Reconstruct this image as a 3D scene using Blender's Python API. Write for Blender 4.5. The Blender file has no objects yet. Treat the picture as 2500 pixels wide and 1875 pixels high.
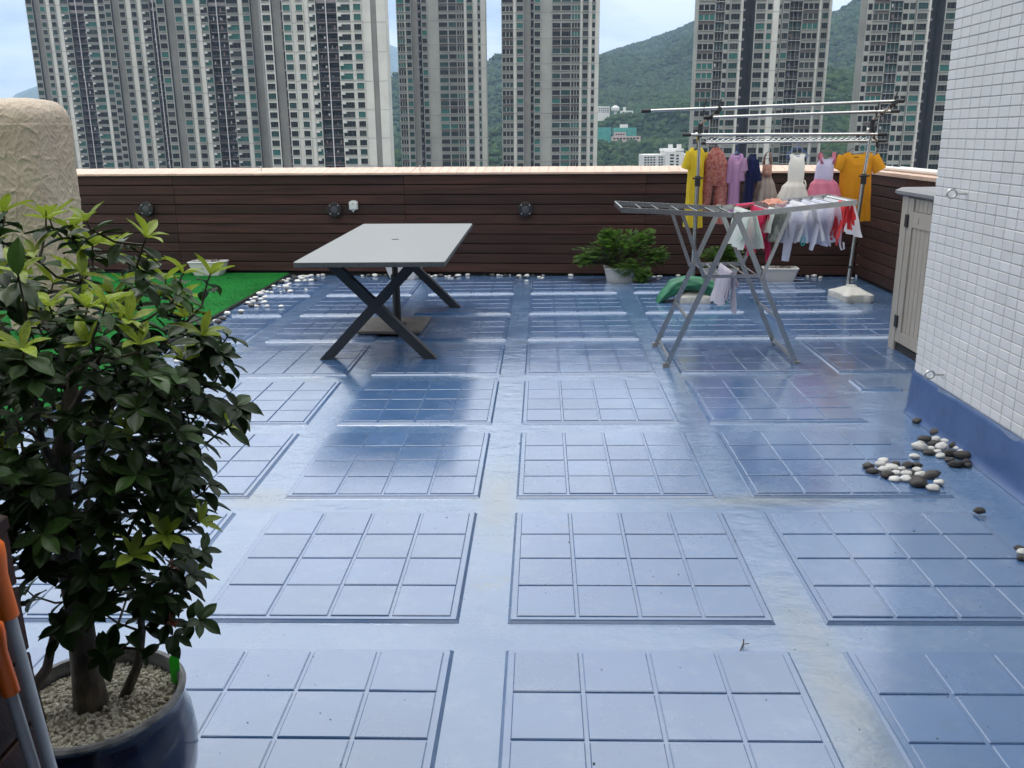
import bpy, math, random
from mathutils import Vector, Matrix, Euler, noise
R = math.radians
PI = math.pi
sc = bpy.context.scene
col = sc.collection
H = 1.6

# ------------------------------------------------------------------ camera
cam_d = bpy.data.cameras.new('camera')
cam = bpy.data.objects.new('camera', cam_d)
col.objects.link(cam)
rx = Vector((0.99922, 0.03242, -0.01522)); fw = Vector((-0.03472, 0.96130, -0.27330))
fw.normalize(); rx = (rx - fw * rx.dot(fw)).normalized(); up = rx.cross(fw)
cam.matrix_world = Matrix(((rx.x, up.x, -fw.x, 0), (rx.y, up.y, -fw.y, 0), (rx.z, up.z, -fw.z, H), (0, 0, 0, 1)))
cam_d.sensor_width = 36; cam_d.lens = 30.874
cam_d.clip_start = 0.05; cam_d.clip_end = 30000
sc.camera = cam

# ------------------------------------------------------------------ sky, sun, exposure
SKY_SEED = 5.1
SUN_EL, SUN_AZ = R(64), R(-28)          # azimuth measured from +Y towards +X
world = bpy.data.worlds.new('World'); sc.world = world; world.use_nodes = True
wt = world.node_tree; wt.nodes.clear()
def wn(t, **k):
    n = wt.nodes.new(t)
    for a, b in k.items(): setattr(n, a, b)
    return n
def wmath(op, a, b=None, clamp=False):
    n = wn('ShaderNodeMath', operation=op); n.use_clamp = clamp
    for i, v in enumerate((a, b)):
        if v is None: continue
        if isinstance(v, (int, float)): n.inputs[i].default_value = v
        else: wt.links.new(v, n.inputs[i])
    return n.outputs[0]
sky = wn('ShaderNodeTexSky', sky_type='NISHITA'); sky.sun_disc = False
sky.sun_elevation = SUN_EL; sky.sun_rotation = SUN_AZ
tc = wn('ShaderNodeTexCoord'); sep = wn('ShaderNodeSeparateXYZ')
wt.links.new(tc.outputs['Generated'], sep.inputs[0])
zc = wmath('MAXIMUM', sep.outputs[2], 0.0)
den = wmath('ADD', zc, 0.16)
cmb = wn('ShaderNodeCombineXYZ')
wt.links.new(wmath('DIVIDE', sep.outputs[0], den), cmb.inputs[0]); wt.links.new(wmath('DIVIDE', sep.outputs[1], den), cmb.inputs[1])
cmb.inputs[2].default_value = SKY_SEED
n1 = wn('ShaderNodeTexNoise'); n1.inputs['Scale'].default_value = 0.55; n1.inputs['Detail'].default_value = 9; n1.inputs['Roughness'].default_value = 0.52
wt.links.new(cmb.outputs[0], n1.inputs['Vector'])
n2 = wn('ShaderNodeTexNoise'); n2.inputs['Scale'].default_value = 0.9; n2.inputs['Detail'].default_value = 6; n2.inputs['Roughness'].default_value = 0.5
wt.links.new(cmb.outputs[0], n2.inputs['Vector'])
r1 = wn('ShaderNodeValToRGB'); r1.color_ramp.elements[0].position = 0.34; r1.color_ramp.elements[1].position = 0.47
wt.links.new(n1.outputs['Fac'], r1.inputs[0])
r2 = wn('ShaderNodeValToRGB'); r2.color_ramp.elements[0].position = 0.33; r2.color_ramp.elements[1].position = 0.50
r2.color_ramp.elements[0].color = (6.4, 7.3, 8.6, 1); r2.color_ramp.elements[1].color = (15.0, 14.9, 14.6, 1)
wt.links.new(n2.outputs['Fac'], r2.inputs[0])
# overcast gradient: an overcast sky is brighter overhead than at the horizon
grad = wmath('ADD', wmath('MULTIPLY', zc, 2.5), 0.80)
vm = wn('ShaderNodeVectorMath', operation='SCALE'); wt.links.new(r2.outputs[0], vm.inputs[0]); wt.links.new(grad, vm.inputs['Scale'])
mx = wn('ShaderNodeMix', data_type='RGBA')
wt.links.new(wmath('ADD', wmath('MULTIPLY', r1.outputs[0], 0.80), 0.20), mx.inputs[0])
wt.links.new(sky.outputs[0], mx.inputs[6]); wt.links.new(vm.outputs[0], mx.inputs[7])
bg = wn('ShaderNodeBackground'); bg.inputs[1].default_value = 0.10
wt.links.new(mx.outputs[2], bg.inputs[0])
wo = wn('ShaderNodeOutputWorld'); wt.links.new(bg.outputs[0], wo.inputs[0])

sd = bpy.data.lights.new('sun', 'SUN'); sd.energy = 0.8; sd.angle = R(16); sd.color = (1.0, 0.96, 0.9)
so = bpy.data.objects.new('sun', sd); col.objects.link(so)
sdir = Vector((math.sin(SUN_AZ) * math.cos(SUN_EL), math.cos(SUN_AZ) * math.cos(SUN_EL), math.sin(SUN_EL)))
so.rotation_euler = sdir.to_track_quat('Z', 'Y').to_euler(); so.location = (0, 0, 60)
vs = sc.view_settings
vs.view_transform = 'Standard'; vs.look = 'None'; vs.exposure = -0.36; vs.gamma = 1; vs.use_curve_mapping = False
sc.cycles.max_bounces = 8; sc.cycles.volume_bounces = 1; sc.cycles.transparent_max_bounces = 8

# ------------------------------------------------------------------ materials
MATS = {}
def mat(name, c, rough=0.6, metal=0.0, spec=0.5, var=0.0, vscale=3.0, c2=None, bump=0.0, bscale=20.0, stretch=None, rand=0.0, trans=0.0, rvar=0.0, coat=0.0, detail=5, coords='Object', hue=0.0):
    if name in MATS: return MATS[name]
    m = bpy.data.materials.new(name); m.use_nodes = True; nt = m.node_tree
    b = nt.nodes['Principled BSDF']; L = nt.links.new
    b.inputs['Base Color'].default_value = (*c, 1); b.inputs['Roughness'].default_value = rough
    b.inputs['Metallic'].default_value = metal; b.inputs['Specular IOR Level'].default_value = spec
    b.inputs['Coat Weight'].default_value = coat; b.inputs['Coat Roughness'].default_value = 0.08
    vec = None
    if var or bump or c2 or rvar:
        t = nt.nodes.new('ShaderNodeTexCoord'); mp = nt.nodes.new('ShaderNodeMapping')
        L(t.outputs[coords], mp.inputs[0]); vec = mp.outputs[0]
        if stretch: mp.inputs['Scale'].default_value = stretch
        if rand:
            oi = nt.nodes.new('ShaderNodeObjectInfo'); cx = nt.nodes.new('ShaderNodeCombineXYZ')
            ml = nt.nodes.new('ShaderNodeMath'); ml.operation = 'MULTIPLY'; ml.inputs[1].default_value = 37
            L(oi.outputs['Random'], ml.inputs[0])
            for i in range(3): L(ml.outputs[0], cx.inputs[i])
            L(cx.outputs[0], mp.inputs['Location'])
    if var or c2:
        n = nt.nodes.new('ShaderNodeTexNoise'); n.inputs['Scale'].default_value = vscale; n.inputs['Detail'].default_value = detail
        n.inputs['Roughness'].default_value = 0.62
        L(vec, n.inputs['Vector'])
        rp = nt.nodes.new('ShaderNodeValToRGB')
        rp.color_ramp.elements[0].position = 0.3; rp.color_ramp.elements[1].position = 0.7
        a = tuple(x * (1 - var) for x in c); d = c2 if c2 else tuple(min(1, x * (1 + var)) for x in c)
        rp.color_ramp.elements[0].color = (*a, 1); rp.color_ramp.elements[1].color = (*d, 1)
        L(n.outputs['Fac'], rp.inputs[0]); out = rp.outputs[0]
    else: out = None
    if rand:
        oi = nt.nodes.new('ShaderNodeObjectInfo')
        hs = nt.nodes.new('ShaderNodeHueSaturation')
        mr = nt.nodes.new('ShaderNodeMapRange'); mr.inputs['To Min'].default_value = 1 - rand; mr.inputs['To Max'].default_value = 1 + rand
        L(oi.outputs['Random'], mr.inputs[0]); L(mr.outputs[0], hs.inputs['Value'])
        if out is None: hs.inputs['Color'].default_value = (*c, 1)
        else: L(out, hs.inputs['Color'])
        out = hs.outputs[0]
    if out is not None: L(out, b.inputs['Base Color'])
    if rvar:
        n = nt.nodes.new('ShaderNodeTexNoise'); n.inputs['Scale'].default_value = vscale * 1.7; n.inputs['Detail'].default_value = 4
        L(vec, n.inputs['Vector'])
        mr = nt.nodes.new('ShaderNodeMapRange'); mr.inputs['From Min'].default_value = 0.3; mr.inputs['From Max'].default_value = 0.7
        mr.inputs['To Min'].default_value = max(0.02, rough - rvar); mr.inputs['To Max'].default_value = rough + rvar
        L(n.outputs['Fac'], mr.inputs[0]); L(mr.outputs[0], b.inputs['Roughness'])
    if bump:
        n = nt.nodes.new('ShaderNodeTexNoise'); n.inputs['Scale'].default_value = bscale; n.inputs['Detail'].default_value = 6
        L(vec, n.inputs['Vector'])
        bp = nt.nodes.new('ShaderNodeBump'); bp.inputs['Strength'].default_value = 1.0; bp.inputs['Distance'].default_value = bump
        L(n.outputs['Fac'], bp.inputs['Height']); L(bp.outputs[0], b.inputs['Normal'])
    if trans:
        tr = nt.nodes.new('ShaderNodeBsdfTranslucent'); ms = nt.nodes.new('ShaderNodeMixShader'); ms.inputs[0].default_value = trans
        tr.inputs[0].default_value = (*[min(1, x * 1.25) for x in c], 1)
        if out is not None: L(out, tr.inputs[0])
        L(b.outputs[0], ms.inputs[1]); L(tr.outputs[0], ms.inputs[2])
        L(ms.outputs[0], nt.nodes['Material Output'].inputs['Surface'])
    MATS[name] = m
    return m

# ------------------------------------------------------------------ mesh building
class MB:
    def __init__(s): s.v = []; s.f = []; s.m = []
    def add(s, vs, fs, mi=0):
        o = len(s.v); s.v.extend([tuple(x) for x in vs]); s.f.extend([tuple(i + o for i in f) for f in fs]); s.m.extend([mi] * len(fs))
    def box(s, x0, x1, y0, y1, z0, z1, mi=0):
        s.add([(x0,y0,z0),(x1,y0,z0),(x1,y1,z0),(x0,y1,z0),(x0,y0,z1),(x1,y0,z1),(x1,y1,z1),(x0,y1,z1)],
              [(0,3,2,1),(4,5,6,7),(0,1,5,4),(1,2,6,5),(2,3,7,6),(3,0,4,7)], mi)
    def cbox(s, x0, x1, y0, y1, z0, z1, c=0.004, mi=0, bottom=False):
        """box with all top and vertical edges chamfered by c"""
        def ring(i, z): return [(x0+i+ (c if k in (0,) else 0), y0+i, z) for k in ()]
        def oct_(ins, z):
            a, b, e, g = x0+ins, x1-ins, y0+ins, y1-ins; d = c
            return [(a+d,e,z),(b-d,e,z),(b,e+d,z),(b,g-d,z),(b-d,g,z),(a+d,g,z),(a,g-d,z),(a,e+d,z)]
        rs = [oct_(c if bottom else 0, z0)]
        if bottom: rs.append(oct_(0, z0+c))
        rs += [oct_(0, z1-c), oct_(c, z1)]
        s.loft(rs, mi, True, True)
    def loft(s, rings, mi=0, cap0=False, cap1=False, closed=True):
        n = len(rings[0]); vs = [p for r in rings for p in r]; fs = []
        for i in range(len(rings)-1):
            for j in range(n if closed else n-1):
                k = (j+1) % n
                fs.append((i*n+j, i*n+k, (i+1)*n+k, (i+1)*n+j))
        if cap0: fs.append(tuple(range(n-1, -1, -1)))
        if cap1: fs.append(tuple((len(rings)-1)*n + j for j in range(n)))
        s.add(vs, fs, mi)
    def hull8(s, p, mi=0):
        s.add(p, [(0,3,2,1),(4,5,6,7),(0,1,5,4),(1,2,6,5),(2,3,7,6),(3,0,4,7)], mi)
    def bar(s, p, q, w, h, upv=(0,0,1), mi=0):
        p = Vector(p); q = Vector(q); d = (q-p).normalized(); u = Vector(upv)
        sx = d.cross(u)
        if sx.length < 1e-4: sx = d.cross(Vector((1,0,0)))
        sx.normalize(); u = sx.cross(d).normalized()
        a = sx*(w/2); b = u*(h/2)
        s.hull8([p-a-b, p+a-b, q+a-b, q-a-b, p-a+b, p+a+b, q+a+b, q-a+b], mi)
    def tube(s, pts, r, n=8, mi=0, cap=True):
        pts = [Vector(p) for p in pts]; rr = r if isinstance(r, (list, tuple)) else [r]*len(pts)
        rings = []; ref = None
        for i, p in enumerate(pts):
            d = (pts[min(i+1, len(pts)-1)] - pts[max(i-1, 0)]).normalized()
            if ref is None:
                ref = d.cross(Vector((0,0,1)))
                if ref.length < 0.05: ref = d.cross(Vector((1,0,0)))
            a = (ref - d*ref.dot(d)).normalized(); ref = a; b = d.cross(a)
            rings.append([p + (a*math.cos(t) + b*math.sin(t))*rr[i] for t in [2*PI*k/n for k in range(n)]])
        s.loft(rings, mi, cap, cap)
    def lathe(s, prof, c=(0,0,0), n=24, mi=0, cap=True):
        rings = [[(c[0]+r*math.cos(2*PI*k/n), c[1]+r*math.sin(2*PI*k/n), c[2]+z) for k in range(n)] for r, z in prof]
        s.loft(rings, mi, cap, cap)
    def grid(s, fn, nu, nv, mi=0, closed=False):
        vs = [fn(i/(nu if closed else nu), j/nv) for j in range(nv+1) for i in range(nu if closed else nu+1)]
        w = nu if closed else nu+1; fs = []
        for j in range(nv):
            for i in range(nu):
                k = (i+1) % w if closed else i+1
                fs.append((j*w+i, j*w+k, (j+1)*w+k, (j+1)*w+i))
        s.add(vs, fs, mi)
    def ellipsoid(s, c, r, n=12, m=8, mi=0, jit=0.0, seed=0, rot=0.0):
        cr, sr = math.cos(rot), math.sin(rot); vs = []; fs = []
        def P(t, p):
            d = Vector((math.sin(p)*math.cos(t), math.sin(p)*math.sin(t), math.cos(p)))
            k = 1 + jit*noise.noise(d*1.7 + Vector((seed*3.1, seed*1.7, 0)))
            x, y, z = d.x*r[0]*k, d.y*r[1]*k, d.z*r[2]*k
            return (c[0]+x*cr-y*sr, c[1]+x*sr+y*cr, c[2]+z)
        vs.append(P(0, 0))
        for j in range(1, m):
            for i in range(n): vs.append(P(2*PI*i/n, PI*j/m))
        vs.append(P(0, PI))
        for i in range(n): fs.append((0, 1+i, 1+(i+1) % n))
        for j in range(m-2):
            for i in range(n):
                a = 1+j*n; fs.append((a+i, a+n+i, a+n+(i+1) % n, a+(i+1) % n))
        a = 1+(m-2)*n
        for i in range(n): fs.append((a+i, len(vs)-1, a+(i+1) % n))
        s.add(vs, fs, mi)
    def mesh(s, name, mats, smooth=False, off=(0,0,0), angle=0.7):
        me = bpy.data.meshes.new(name)
        o = off
        me.from_pydata([(x-o[0], y-o[1], z-o[2]) for x, y, z in s.v], [], s.f)
        for m in (mats if isinstance(mats, (list, tuple)) else [mats]): me.materials.append(m)
        if len(me.materials) > 1: me.polygons.foreach_set('material_index', s.m)
        if smooth:
            me.polygons.foreach_set('use_smooth', [True]*len(me.polygons))
            me.set_sharp_from_angle(angle=angle)
        me.update()
        return me
    def build(s, name, mats, parent=None, smooth=False, at=None, angle=0.7, local=False):
        """verts are in world coordinates; a child's verts are stored relative to its thing"""
        if local: off = (0,0,0)
        elif parent is not None: off = wloc(parent)
        else: off = at if at is not None else (0,0,0)
        o = bpy.data.objects.new(name, s.mesh(name, mats, smooth, off, angle)); col.objects.link(o)
        if parent is not None: o.parent = parent
        else: o.location = off
        return o
def wloc(o):
    v = Vector((0,0,0))
    while o is not None: v = v + o.location; o = o.parent
    return v
def inst(name, me, loc, parent=None, rot=None, scale=None):
    o = bpy.data.objects.new(name, me); col.objects.link(o)
    if parent is not None: o.parent = parent; o.location = Vector(loc) - wloc(parent)
    else: o.location = loc
    if rot: o.rotation_euler = rot
    if scale: o.scale = scale
    return o
def thing(name, label, cat, loc=(0,0,0), group=None):
    o = bpy.data.objects.new(name, None); col.objects.link(o); o.location = loc; o.empty_display_size = 0.1
    tag(o, label, cat, group); return o
def tag(o, label, cat, group=None):
    o['label'] = label; o['category'] = cat
    if group: o['group'] = group
    return o
def structure(o, label=None):
    o['kind'] = 'structure'
    if label: o['label'] = label
    return o
def stuff(o): o['kind'] = 'stuff'; return o
rnd = random.Random(7)
HAZE_D = 1.5e-4
# measured in the photograph: facade distance, reference height, window phase, roof height, band edges and kinds
TOWERS=[
 ('L1', 361.9, 25.8, 25.8, 86.5, [-199.68, -197.12, -194.35, -192.11, -190.44, -188.2, -186.47, -183.24, -177.51, -172.72, -171.37, -168.77], ['w', 'p', 'w', 'b', 'w', 'b', 'a', 'r', 'a2', 'b', 'w']),
 ('L2', 343.8, 24.18, 23.74, 82.2, [-160.33, -157.96, -155.04, -152.63, -150.65, -148.39, -146.91, -143.95, -141.2], ['w', 'p', 'w', 'b', 'w', 'b', 'a', 'r']),
 ('L3', 316.7, 21.95, 21.15, 75.9, [-130.05, -127.06, -123.98, -121.09, -119.68, -116.97, -115.3, -112.68, -106.49, -102.12, -100.63, -98.06, -95.32], ['w', 'p', 'w', 'b', 'w', 'b', 'a', 'r', 'a2', 'b', 'w', 'p']),
 ('L4', 282.7, 19.16, 19.52, 67.9, [-84.17, -81.18, -78.56, -77.74, -75.13, -73.82, -71.35, -70.04, -67.85, -61.47, -57.12, -56.41, -53.81, -51.21, -49.43, -46.8], ['w', 'p', 'g', 'w', 'b', 'w', 'b', 'a', 'r', 'a2', 'b', 'w', 'b', 'p2', 'b']),
 ('C1', 350.5, 22.62, 24.53, 87.7, [-53.79, -50.83, -50.49, -48.25, -45.97, -44.53, -42.26, -38.25, -34.58, -31.38, -28.51, -27.59, -25.31, -23.63, -22.37, -20.6], ['t', 'b', 'w', 'p', 'g', 'w', 'b', 'x', 'x', 't', 'b', 'w', 'b', 'n', 'b']),
 ('C2', 330.8, 20.78, 21.34, 82.8, [-13.81, -9.61, -8.66, -6.05, -3.52, -2.49, 0.04, 3.91, 7.03, 10.7, 13.86, 14.57, 16.7, 17.8, 19.14, 20.48], ['t', 'b', 'w', 'p', 'g', 'w', 'b', 'x', 'x', 't', 'b', 'w', 'b', 'n', 'b']),
 ('R1', 288.7, 17.24, 15.2, 94.3, [47.69, 52.95, 55.73, 57.32, 60.42, 61.22, 64.79, 68.04, 68.36, 70.27, 72.01, 73.0, 75.1, 79.06, 84.12, 84.67, 86.89, 87.76], ['t', 'k', 'n', 'w', 'b', 'g', 'w', 'b', 'n', 'b', 'n2', 'w', 'k', 't', 'b', 'w', 'b']),
 ('R2', 274.8, 15.65, 15.54, 89.8, [93.67, 95.25, 100.12, 103.68, 105.43, 107.45, 110.89, 111.64, 115.52, 119.18, 120.67, 124.02, 126.25, 130.72, 132.21], ['n', 't', 'k', 'n', 'n', 'w', 'b', 'g', 'w', 'b', 'w', 'b', 't', 'b']),
]
PEBBLES=[
('A',1.944,4.345,0.043,'w'),('A',1.994,4.432,0.019,'w'),('A',2.014,4.439,0.036,'d'),('A',2.081,4.468,0.029,'w'),('A',2.122,4.445,0.028,'w'),('A',2.044,4.387,0.035,'d'),
('A',2.154,4.449,0.02,'d'),('A',2.059,4.34,0.037,'w'),('A',2.144,4.413,0.021,'w'),('A',2.139,4.37,0.032,'d'),('A',2.139,4.329,0.026,'w'),('A',1.999,4.335,0.024,'w'),
('A',1.966,4.269,0.03,'d'),('A',2.018,4.294,0.022,'w'),('A',2.003,4.226,0.028,'w'),('A',2.062,4.254,0.035,'d'),('A',2.13,4.28,0.029,'w'),('A',2.103,4.21,0.044,'d'),
('A',2.145,4.218,0.021,'w'),('A',2.024,4.168,0.028,'d'),('A',2.023,4.098,0.037,'d'),('A',2.087,4.132,0.028,'d'),('A',2.076,4.091,0.022,'d'),('B',1.578,4.041,0.029,'d'),
('B',1.575,3.977,0.03,'d'),('B',1.675,4.109,0.027,'w'),('B',1.645,4.065,0.027,'w'),('B',1.633,3.987,0.032,'w'),('B',1.724,4.081,0.022,'d'),('B',1.683,4.023,0.034,'w'),
('B',1.723,4.003,0.022,'w'),('B',1.771,4.057,0.031,'d'),('B',1.815,4.056,0.028,'d'),('B',1.793,3.999,0.024,'w'),('B',1.745,3.967,0.025,'d'),('B',1.627,3.929,0.033,'d'),
('B',1.675,3.954,0.023,'w'),('B',1.718,3.938,0.028,'w'),('B',1.642,3.879,0.027,'w'),('B',1.692,3.879,0.029,'w'),('B',1.783,3.931,0.028,'w'),('B',1.751,3.872,0.036,'d'),
('B',1.724,3.81,0.041,'d'),('B',1.832,3.919,0.041,'d'),('B',1.826,3.833,0.026,'w'),('B',1.769,3.768,0.034,'w'),('S',2.113,4.781,0.031,'d'),('S',2.131,4.578,0.032,'d'),
('S',1.865,4.209,0.028,'w'),('S',1.858,3.512,0.027,'d'),('E',1.868,3.2,0.023,'d'),('E',1.842,3.131,0.025,'w'),('E',1.816,3.086,0.02,'d'),('E',1.878,3.161,0.023,'d'),
('E',1.83,3.061,0.022,'d'),('T',-2.976,10.529,0.028,'w'),('T',-2.97,10.382,0.028,'d'),('T',-2.972,10.148,0.027,'w'),('T',-2.997,10.029,0.027,'w'),('T',-2.908,9.874,0.026,'w'),
('T',-2.828,9.679,0.026,'w'),('T',-2.951,9.8,0.039,'d'),('T',-2.967,9.555,0.026,'w'),('T',-2.893,9.514,0.025,'w'),('T',-2.812,9.488,0.038,'w'),('T',-2.94,9.361,0.025,'d'),
('T',-2.749,9.308,0.025,'d'),('T',-2.685,9.209,0.034,'w'),('T',-2.783,9.194,0.015,'w'),('T',-2.546,9.318,0.02,'w'),('T',-2.988,9.239,0.022,'w'),('T',-2.959,9.046,0.04,'w'),
('T',-2.925,9.168,0.025,'w'),('T',-2.872,9.151,0.025,'w'),('T',-2.88,8.945,0.033,'w'),('T',-2.95,8.85,0.03,'w'),('T',-2.864,8.761,0.028,'w'),('T',-2.98,8.801,0.018,'w'),
('T',-2.89,8.68,0.029,'d'),('T',-2.927,8.547,0.029,'w'),('T',-2.895,8.605,0.029,'w'),('T',-2.946,8.521,0.02,'d'),('T',-2.84,8.381,0.034,'d'),('T',-2.799,8.459,0.023,'d'),
('T',-2.79,8.378,0.022,'w'),('T',-2.765,8.56,0.032,'w'),('T',-2.68,8.362,0.028,'w'),('T',-2.539,8.344,0.027,'w'),('T',-2.861,8.138,0.028,'w'),('T',-2.833,8.05,0.022,'d'),
('T',-2.943,7.995,0.036,'w'),('T',-2.907,7.759,0.04,'d'),('T',-2.939,7.678,0.029,'w'),('T',-2.893,7.619,0.039,'d'),('T',-2.93,7.541,0.026,'d'),('T',-2.985,7.477,0.021,'w'),
('T',-2.946,7.49,0.031,'d'),('T',-2.953,7.358,0.028,'w'),('T',-2.9,7.353,0.026,'d'),('T',-2.944,7.214,0.035,'d'),('T',-2.821,7.039,0.025,'d'),('T',-2.918,7.109,0.035,'d'),
('T',-2.801,6.912,0.046,'d'),('T',-2.909,7.011,0.025,'w'),('T',-2.942,6.976,0.024,'w'),('T',-2.835,6.868,0.031,'d'),('T',-2.871,6.843,0.031,'w'),('T',-2.846,6.722,0.021,'w'),
('T',-2.805,6.698,0.019,'w'),('T',-2.953,6.9,0.029,'d'),('T',-2.958,6.799,0.026,'w'),('T',-2.836,6.467,0.027,'w'),('T',-2.73,6.301,0.033,'d'),('T',-2.702,6.21,0.026,'w'),
('F',-2.687,6.959,0.031,'d'),('W',-2.813,10.147,0.04,'w'),('W',-2.785,9.871,0.039,'w'),('W',-2.798,10.315,0.034,'w'),('W',-2.758,10.368,0.034,'w'),('W',-2.857,10.261,0.034,'w'),
('W',-2.738,10.007,0.027,'w'),('W',-2.64,9.905,0.033,'w'),('W',-2.625,10.05,0.027,'d'),('W',-2.689,10.44,0.022,'w'),('W',-2.628,10.41,0.031,'w'),('W',-2.902,10.039,0.033,'d'),
('W',-2.914,10.227,0.034,'d'),('W',-2.851,10.365,0.028,'w'),('W',-2.142,10.366,0.022,'w'),('W',-2.06,10.34,0.031,'d'),('W',-1.98,10.33,0.039,'w'),('W',-1.925,10.366,0.028,'d'),
('W',-1.861,10.357,0.028,'d'),('W',-1.349,10.353,0.023,'w'),('W',-1.302,10.242,0.025,'w'),('W',-1.255,10.278,0.028,'w'),('W',-1.194,10.274,0.039,'d'),('W',-1.126,10.245,0.02,'w'),
('W',-1.09,10.267,0.023,'w'),('W',-1.04,10.095,0.017,'w'),('W',-1.079,10.126,0.02,'w'),('W',-0.986,10.27,0.039,'w'),('W',-1.015,10.165,0.027,'d'),('W',-0.876,10.322,0.032,'w'),
('W',-0.668,10.318,0.022,'d'),('W',-0.582,10.278,0.031,'d'),('W',-0.513,10.278,0.026,'w'),('W',-0.472,10.28,0.015,'w'),('W',-0.376,10.299,0.023,'w'),('W',-0.427,10.228,0.028,'d'),
('W',-0.267,10.213,0.031,'w'),('W',-0.287,10.104,0.027,'d'),('W',-0.204,10.089,0.03,'d'),('W',-0.139,10.303,0.031,'w'),('W',-0.171,10.097,0.033,'w'),('W',-0.173,9.842,0.024,'w'),
('W',-0.105,10.227,0.023,'d'),('W',-0.048,10.351,0.028,'d'),('W',-0.032,10.111,0.024,'w'),('W',0.005,10.019,0.025,'w'),('W',0.016,10.258,0.02,'w'),('W',0.336,10.219,0.033,'w'),
('W',1.285,10.07,0.023,'w'),('W',1.319,9.959,0.023,'w'),('W',1.361,10.083,0.022,'w'),('W',1.567,10.113,0.029,'w'),('W',2.94,10.035,0.022,'w'),('W',3.014,10.097,0.026,'w'),
('W',3.005,9.988,0.022,'w'),('W',3.078,9.996,0.036,'w'),('W',3.105,9.863,0.024,'w'),('W',3.265,10.136,0.041,'d'),('W',3.348,10.112,0.029,'w'),('W',3.4,10.127,0.037,'d'),
('W',3.164,10.002,0.04,'d'),('W',3.433,9.778,0.024,'w'),('W',3.303,10.091,0.022,'w'),('W',3.413,10.022,0.035,'d'),
]
# ================================================================== LARGE STRUCTURE
GROUND = -35.0
def lerp_tab(tab, x):
    if x <= tab[0][0]: return tab[0][1]
    for (a, va), (b, vb) in zip(tab, tab[1:]):
        if x <= b:
            t = (x-a)/(b-a); return va+(vb-va)*t
    return tab[-1][1]
m_ground = mat('ground_mat', (0.06, 0.085, 0.05), 0.95, var=0.4, vscale=0.01, c2=(0.16, 0.15, 0.13))
g = MB(); g.add([(-6000,-500,GROUND),(6000,-500,GROUND),(6000,8200,GROUND),(-6000,8200,GROUND)], [(0,1,2,3)])
structure(g.build('ground', m_ground), 'valley floor behind the apartment towers')

def fbm(x, y, sc_, oc=5, seed=0.0):
    a = 0; amp = 1; f = 1/sc_
    for i in range(oc):
        a += amp*noise.noise(Vector((x*f+seed, y*f-seed, seed*0.7))); amp *= 0.5; f *= 2.05
    return a
PADS = [(62, 870, 16.5, 80), (80, 868, 13.5, 80), (55, 725, -6, 85), (72, 720, -8.0, 90), (86, 600, -33, 110)]
def hill(name, label, tab, D, d0, back, rows, azs, amp, sc_, m, zf=GROUND, seed=0.0, p=1.0, az0=-55, az1=55):
    def height(az, r):
        zr = H + D*math.tan(R(lerp_tab(tab, az)))
        t = (r-d0)/(D-d0); x = r*math.sin(R(az)); y = r*math.cos(R(az))
        if t <= 1:
            tt = max(t, 0.0); w = min(1.0, tt*1.8)*min(1.0, (1-tt)*3+0.12)
            z = zf + (zr-zf)*tt**p + amp*w*fbm(x, y, sc_, 5, seed)
        else:
            k = (r-D)/(back-D); z = zr - (zr-zf)*min(1, k)**0.8 + amp*0.12*fbm(x, y, sc_, 5, seed)*(1-k)
        for (bx, by, bz, br) in PADS:
            d_ = math.hypot(x-bx, y-by)/br
            if d_ < 1: k = max(0.0, (d_-0.45)/0.55); k = k*k*(3-2*k); z = min(z, bz) if k == 0 else min(z, bz+(z-bz)*k) if z > bz else z
        return max(z, zf - 0.5)
    mb = MB(); vs = []; nr = rows
    for j in range(nr+1):
        r = d0 + (back-d0)*(j/nr)
        for i in range(azs+1):
            az = az0 + (az1-az0)*i/azs
            z = height(az, r)
            vs.append((r*math.sin(R(az)), r*math.cos(R(az)), z if j not in (0, nr) else zf-0.5))
    w = azs+1
    mb.add(vs, [(j*w+i, j*w+i+1, (j+1)*w+i+1, (j+1)*w+i) for j in range(nr) for i in range(azs)])
    o = mb.build(name, m, smooth=True, angle=3.2); structure(o, label)
    return height
m_hill = mat('forest_hill', (0.020, 0.042, 0.018), 1.0, spec=0.1, var=0.45, vscale=0.010, c2=(0.042, 0.074, 0.030), bump=7.0, bscale=0.12, detail=8)
m_far = mat('far_hill', (0.035, 0.055, 0.03), 1.0, spec=0.1, var=0.3, vscale=0.004, c2=(0.05, 0.075, 0.035), bump=14.0, bscale=0.02)
T_MAIN = [(-60,1.5),(-14,2.5),(-9.4,2.95),(-6,3.0),(-3.3,3.15),(0,3.7),(3.5,4.63),(4.5,4.93),(6.2,5.3),(7.9,5.82),(9.3,6.3),(13,6.9),(16,6.4),(17,6.4),(18,6.75),(19,6.9),(25,7.5),(35,6),(60,4)]
T_FOOT = [(-60,-1),(-5,-.3),(3,.2),(8,1.2),(14,2.6),(17,3.3),(19,3.5),(24,3.6),(40,2),(60,1)]
T_FAR = [(-60,1.0),(-33,1.0),(-31.2,1.75),(-30.5,2.16),(-30.1,2.55),(-29.3,2.9),(-28.9,3.03),(-26,3.9),(-20,4.8),(-14,5.8),(-9.5,5.54),(-8.8,5.26),(-6,4.9),(-3.3,4.47),(0,3.6),(5,2.5),(60,2)]
h_far = hill('far_mountain', 'blue hazy mountain range far behind the towers', T_FAR, 6000, 3600, 7600, 40, 330, 200, 1200, m_far, seed=5.3)
h_main = hill('wooded_hill', 'green wooded mountain slope behind the towers', T_MAIN, 1900, 520, 2650, 90, 330, 70, 420, m_hill, seed=1.7, p=1.0)
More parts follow.
